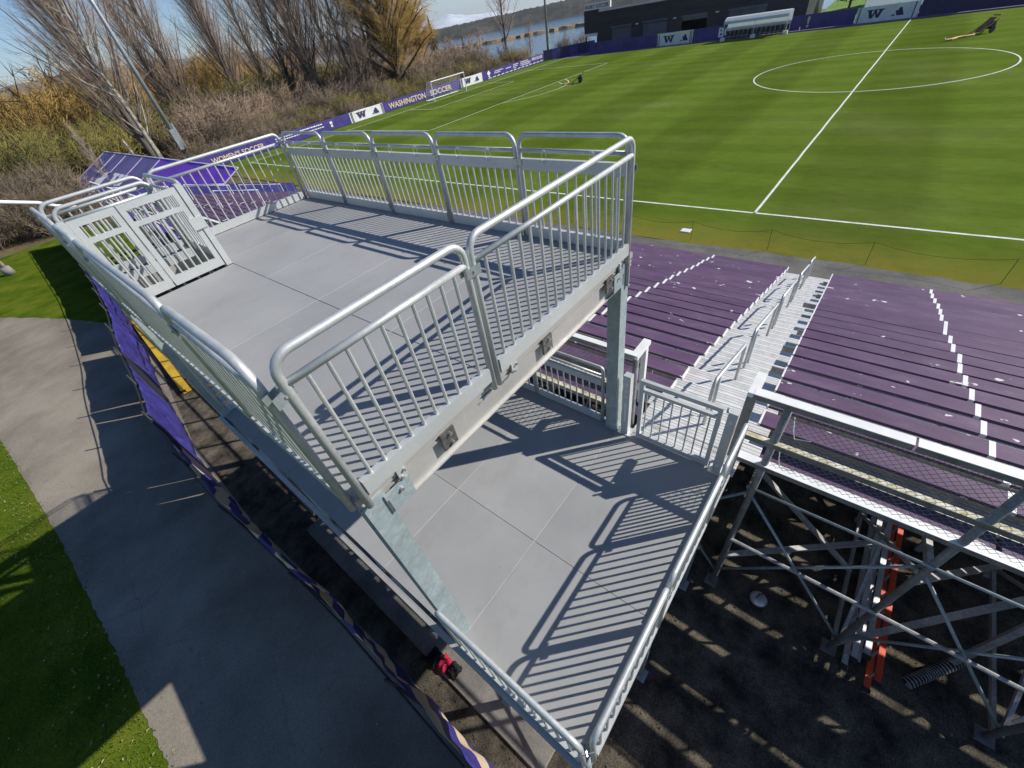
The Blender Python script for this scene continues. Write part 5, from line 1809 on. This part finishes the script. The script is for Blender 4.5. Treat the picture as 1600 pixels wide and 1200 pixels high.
conifer(*[ (lambda a: (a[0], 230))(xz((672, 45), 230)) ][0], 17, 'dark conifer on the far shore beside the golden willow', 2)
conifer(*[ (lambda a: (a[0], 104))(xz((396, 85), 104)) ][0], 11, 'dark conifer between the poplars at left', 3)


# shrubs: one object each, four shared shapes per colour
def shrub_mesh(seed, n_stem, h, spread, per, w=0.012, leaf=0):
    rg = np.random.default_rng(seed)
    S, E_, Wd = [], [], []
    for i in range(n_stem):
        a = rg.uniform(0, 6.28); rr = abs(rg.normal(0, 0.28)) * spread
        b0 = np.array([math.cos(a) * rr, math.sin(a) * rr, 0])
        lean = rg.uniform(0.05, 0.75)
        az = a + rg.normal(0, 0.5)
        d = unit(np.array([math.cos(az) * lean, math.sin(az) * lean, 1.0]))
        L = h * rg.uniform(0.55, 1.1)
        e = b0 + d * L
        S.append(b0); E_.append(e); Wd.append(w * 1.6)
        for j in range(per):
            t = rg.uniform(0.15, 0.95)
            q = b0 + d * L * t
            d2 = unit(d + rg.normal(0, 0.55, 3))
            S.append(q); l2 = L * rg.uniform(0.15, 0.42); E_.append(q + d2 * l2); Wd.append(w * rg.uniform(0.5, 1.0))
            for k in range(2):
                q2 = q + d2 * l2 * rg.uniform(0.3, 0.9)
                S.append(q2); E_.append(q2 + unit(d2 + rg.normal(0, 0.7, 3)) * l2 * 0.5); Wd.append(w * rg.uniform(0.4, 0.8))
    V, F = spikes(np.array(S), np.array(E_), np.array(Wd))
    return V, F


SH = {}
for tw in ('twig_brown', 'twig_olive', 'twig_red', 'twig_gold'):
    for s in range(2):
        V, F = shrub_mesh(hash((tw, s)) % 9973 if False else {'twig_brown': 10, 'twig_olive': 20, 'twig_red': 30, 'twig_gold': 40}[tw] + s, 40, 3.0, 2.2, 16, 0.026)
        o = np_mesh('foliage', V, F, M[tw]); SH[(tw, s)] = (V, F); bpy.data.objects.remove(o)

# the thicket behind the goal-end fence and at left: too dense to count
def thicket(name, pts, mat, lab):
    Vs, Fs = [], []
    b0 = 0
    for (x, y, sc, key, rot) in pts:
        V, F = SH[key]
        c, s = math.cos(rot), math.sin(rot)
        Q = V @ np.array([[c, s, 0], [-s, c, 0], [0, 0, 1]]) * np.array([sc * 1.1, sc * 1.1, sc])
        Q = Q + np.array([x, y, gz(x, y)])
        Vs.append(Q); Fs.append(F + b0); b0 += len(Q)
    o = np_mesh(name, np.concatenate(Vs), np.concatenate(Fs), mat)
    return stuff(tag(o, lab, 'thicket'))


rg = np.random.default_rng(77)
def scatter(n, fx, fy, smin, smax, key):
    out = []
    for _ in range(n):
        x = rg.uniform(*fx); y = rg.uniform(*fy)
        if shore_dist(x, y) < 3:
            continue
        out.append((x, y, rg.uniform(smin, smax), (key, int(rg.integers(2))), rg.uniform(0, 6.28)))
    return out


thicket('brown_thicket', scatter(130, (-8, 62), (58.8, 66), 0.4, 0.85, 'twig_brown') + scatter(90, (0, 66), (64, 82), 0.8, 1.5, 'twig_brown'), M['twig_brown'], 'bare brown brush in a band behind the far banner fence')
thicket('russet_thicket', scatter(100, (0, 62), (70, 108), 1.2, 2.2, 'twig_red'), M['twig_red'], 'grey brown bare brush under the poplar row')
thicket('olive_thicket', scatter(170, (-26, 50), (80, 140), 1.2, 2.7, 'twig_olive') + scatter(90, (10, 64), (60, 76), 0.5, 1.1, 'twig_olive'), M['twig_olive'], 'olive and golden willow brush across the marsh at left')
thicket('golden_thicket', scatter(120, (-50, 46), (112, 165), 2.4, 4.6, 'twig_gold') + scatter(14, (68, 84), (64, 76), 0.3, 0.6, 'twig_gold'), M['twig_gold'], 'golden brush on the skyline at far left')
thicket('bank_thicket', scatter(60, (-34, -15.5), (50, 84), 0.6, 1.4, 'twig_brown'), M['twig_brown'], 'tangled bare brambles along the lawn edge at left')
# individual shrubs nearer to view
shrubs = [
    ('twig_brown', (30, 330), 52, 1.0, 'bare tangled shrub at the left edge beyond the lawn'),
    ('twig_brown', (75, 300), 56, 0.9, 'bare shrub just left of the charcoal covered heap'),
    ('twig_brown', (880, 95), 60.5, 1.0, 'dark bare shrub at the corner of the pitch by the light pole'),
    ('twig_brown', (300, 235), 61, 1.1, 'dark shrub at the foot of the tall light pole'),
    ('twig_olive', (770, 95), 61, 0.9, 'yellow green shrub behind the white banner right of the goal'),
    ('twig_gold', (818, 78), 66, 0.9, 'golden upright shrub behind the banner near the spreading tree'),
    ('twig_brown', (905, 62), 62, 1.3, 'leafing shrub against the lake near the scoreboard'),
    ('twig_olive', (700, 135), 59.5, 0.7, 'olive shrub directly behind the goal net'),
]
for i, (tw, u, y, sc, lab) in enumerate(shrubs):
    x, z = xz(u, y)
    V, F = SH[(tw, i % 2)]
    t = thing('shrub', (x, y, gz(x, y)), lab, 'shrub')
    t.scale = (sc, sc, sc)
    np_mesh('branches', V, F, M[tw], t)
    rgx = np.random.default_rng(i)
    sel = rgx.choice(len(V) // 4, 500) * 4 + 3
    S = V[sel]; E_ = S + rgx.normal(0, 0.10, S.shape)
    V2, F2 = spikes(S, E_, np.full(len(S), 0.035))
    np_mesh('leaves', V2, F2, M['leaf_green'] if tw != 'twig_brown' else M['twig_olive'], t)
# broadleaf trees over the far fence at the top right
for x, y, h, lab in ((84, 9.5, 5.5, 'russet leaved bush behind the far fence beside the shelter'), (86, 4.0, 6.5, 'green leafy tree on the bright lawn behind the far fence')):
    t = thing('garden_tree', (x, y, 0), lab, 'tree')
    rgx = np.random.default_rng(int(x))
    build(MB().tube([(x, y, -0.1), (x, y, h * 0.5)], 0.22, 7, r1=0.12), 'trunk', M['bark_dark'], t)
    n = 2600
    P = rgx.normal(0, 1, (n, 3)); P /= np.linalg.norm(P, axis=1, keepdims=True)
    P = P * rgx.uniform(0.5, 1, (n, 1)) ** 0.5 * np.array([h * 0.42, h * 0.42, h * 0.34]) * (1 + 0.22 * np.sin(P[:, :1] * 5 + P[:, 1:2] * 4)) + np.array([0, 0, h * 0.68])
    V2, F2 = spikes(P, P + rgx.normal(0, 0.2, P.shape), np.full(n, 0.10))
    np_mesh('crown', V2, F2, M['twig_red'] if h < 6 else M['leaf_green'], t)
struct(build(MB().add([(75, 13.0, 0.01), (75, -60, 0.01), (118, -60, 3.5), (118, 13.0, 3.5)], [(0, 1, 2, 3)]), 'grass_bank', mat_var('bright_lawn', (0.10, 0.20, 0.012), (0.15, 0.26, 0.03), 0.3, 0.9, fine=2)))

# ------------------------------------------------------------------ lawn blades and litter near the path
rg = np.random.default_rng(5)
n = 110000
yy = rg.uniform(-3, 34, n); xx = rg.uniform(-36, -24.3, n)
edge_x = np.interp(yy, [p[1] for p in path_l], [p[0] for p in path_l])
ok = xx < edge_x + 0.10 - np.abs(rg.normal(0, 0.16, n))
xx, yy = xx[ok], yy[ok]
S = np.stack([xx, yy, np.zeros_like(xx)], 1)
E_ = S + np.stack([rg.normal(0, 0.03, len(xx)), rg.normal(0, 0.03, len(xx)), rg.uniform(0.03, 0.075, len(xx))], 1)
V, F = spikes(S, E_, np.full(len(xx), 0.010))
stuff(tag(np_mesh('lawn_grass', V, F, M['blade']), 'short green lawn grass left of the asphalt path', 'grass'))
n = 900
yy = rg.uniform(-3, 22, n); ex_ = np.interp(yy, [p[1] for p in path_l], [p[0] for p in path_l])
xx = ex_ + rg.normal(-0.15, 0.55, n)
vs = []; fs = []
for i in range(n):
    a = rg.uniform(0, 6.28); s = rg.uniform(0.008, 0.035); c, si = math.cos(a) * s, math.sin(a) * s
    z = 0.022 + (0.03 if xx[i] < ex_[i] else 0)
    b0 = len(vs)
    vs += [(xx[i] + c, yy[i] + si, z), (xx[i] - si * 0.6, yy[i] + c * 0.6, z + 0.012), (xx[i] - c, yy[i] - si, z + 0.004), (xx[i] + si * 0.6, yy[i] - c * 0.6, z + 0.01)]
    fs.append((b0, b0 + 1, b0 + 2, b0 + 3))
n2 = 160
for i in range(n2):
    x = rg.uniform(-24.3, -21.8); y = rg.uniform(-3, 20); a = rg.uniform(0, 6.28); s = rg.uniform(0.008, 0.028); c, si = math.cos(a) * s, math.sin(a) * s
    b0 = len(vs)
    vs += [(x + c, y + si, 0.016), (x - si * 0.6, y + c * 0.6, 0.026), (x - c, y - si, 0.018), (x + si * 0.6, y - c * 0.6, 0.024)]
    fs.append((b0, b0 + 1, b0 + 2, b0 + 3))
stuff(tag(build(MB().add(vs, fs), 'fallen_leaves', M['leaf_dead']), 'scattered dead leaves along the path edge', 'leaves'))
# loose stones under the stand
n = 5000
xx = rg.uniform(-21.4, -13.5, n); yy = rg.uniform(-9.5, 6, n)
S = np.stack([xx, yy, np.zeros(n)], 1)
E_ = S + np.stack([rg.normal(0, 0.012, n), rg.normal(0, 0.012, n), rg.uniform(0.01, 0.035, n)], 1)
V, F = spikes(S, E_, rg.uniform(0.01, 0.03, n))
stuff(tag(np_mesh('gravel', V, F, M['dirt']), 'loose gravel on the ground under the stand', 'gravel'))

# ------------------------------------------------------------------ air
m = bpy.data.materials.new('thin_haze'); m.use_nodes = True
nt = m.node_tree
for nd in list(nt.nodes):
    if nd.type != 'OUTPUT_MATERIAL':
        nt.nodes.remove(nd)
pv = nt.nodes.new('ShaderNodeVolumePrincipled')
pv.inputs['Color'].default_value = (0.80, 0.89, 1.0, 1)
pv.inputs['Density'].default_value = 0.00007
pv.inputs['Anisotropy'].default_value = 0.2
nt.links.new(pv.outputs[0], [nd for nd in nt.nodes if nd.type == 'OUTPUT_MATERIAL'][0].inputs['Volume'])
stuff(tag(build(MB().box(-9600, 14800, -4600, 14800, -10.5, 320), 'haze', m), 'thin pale haze over the lake and far hills', 'haze'))
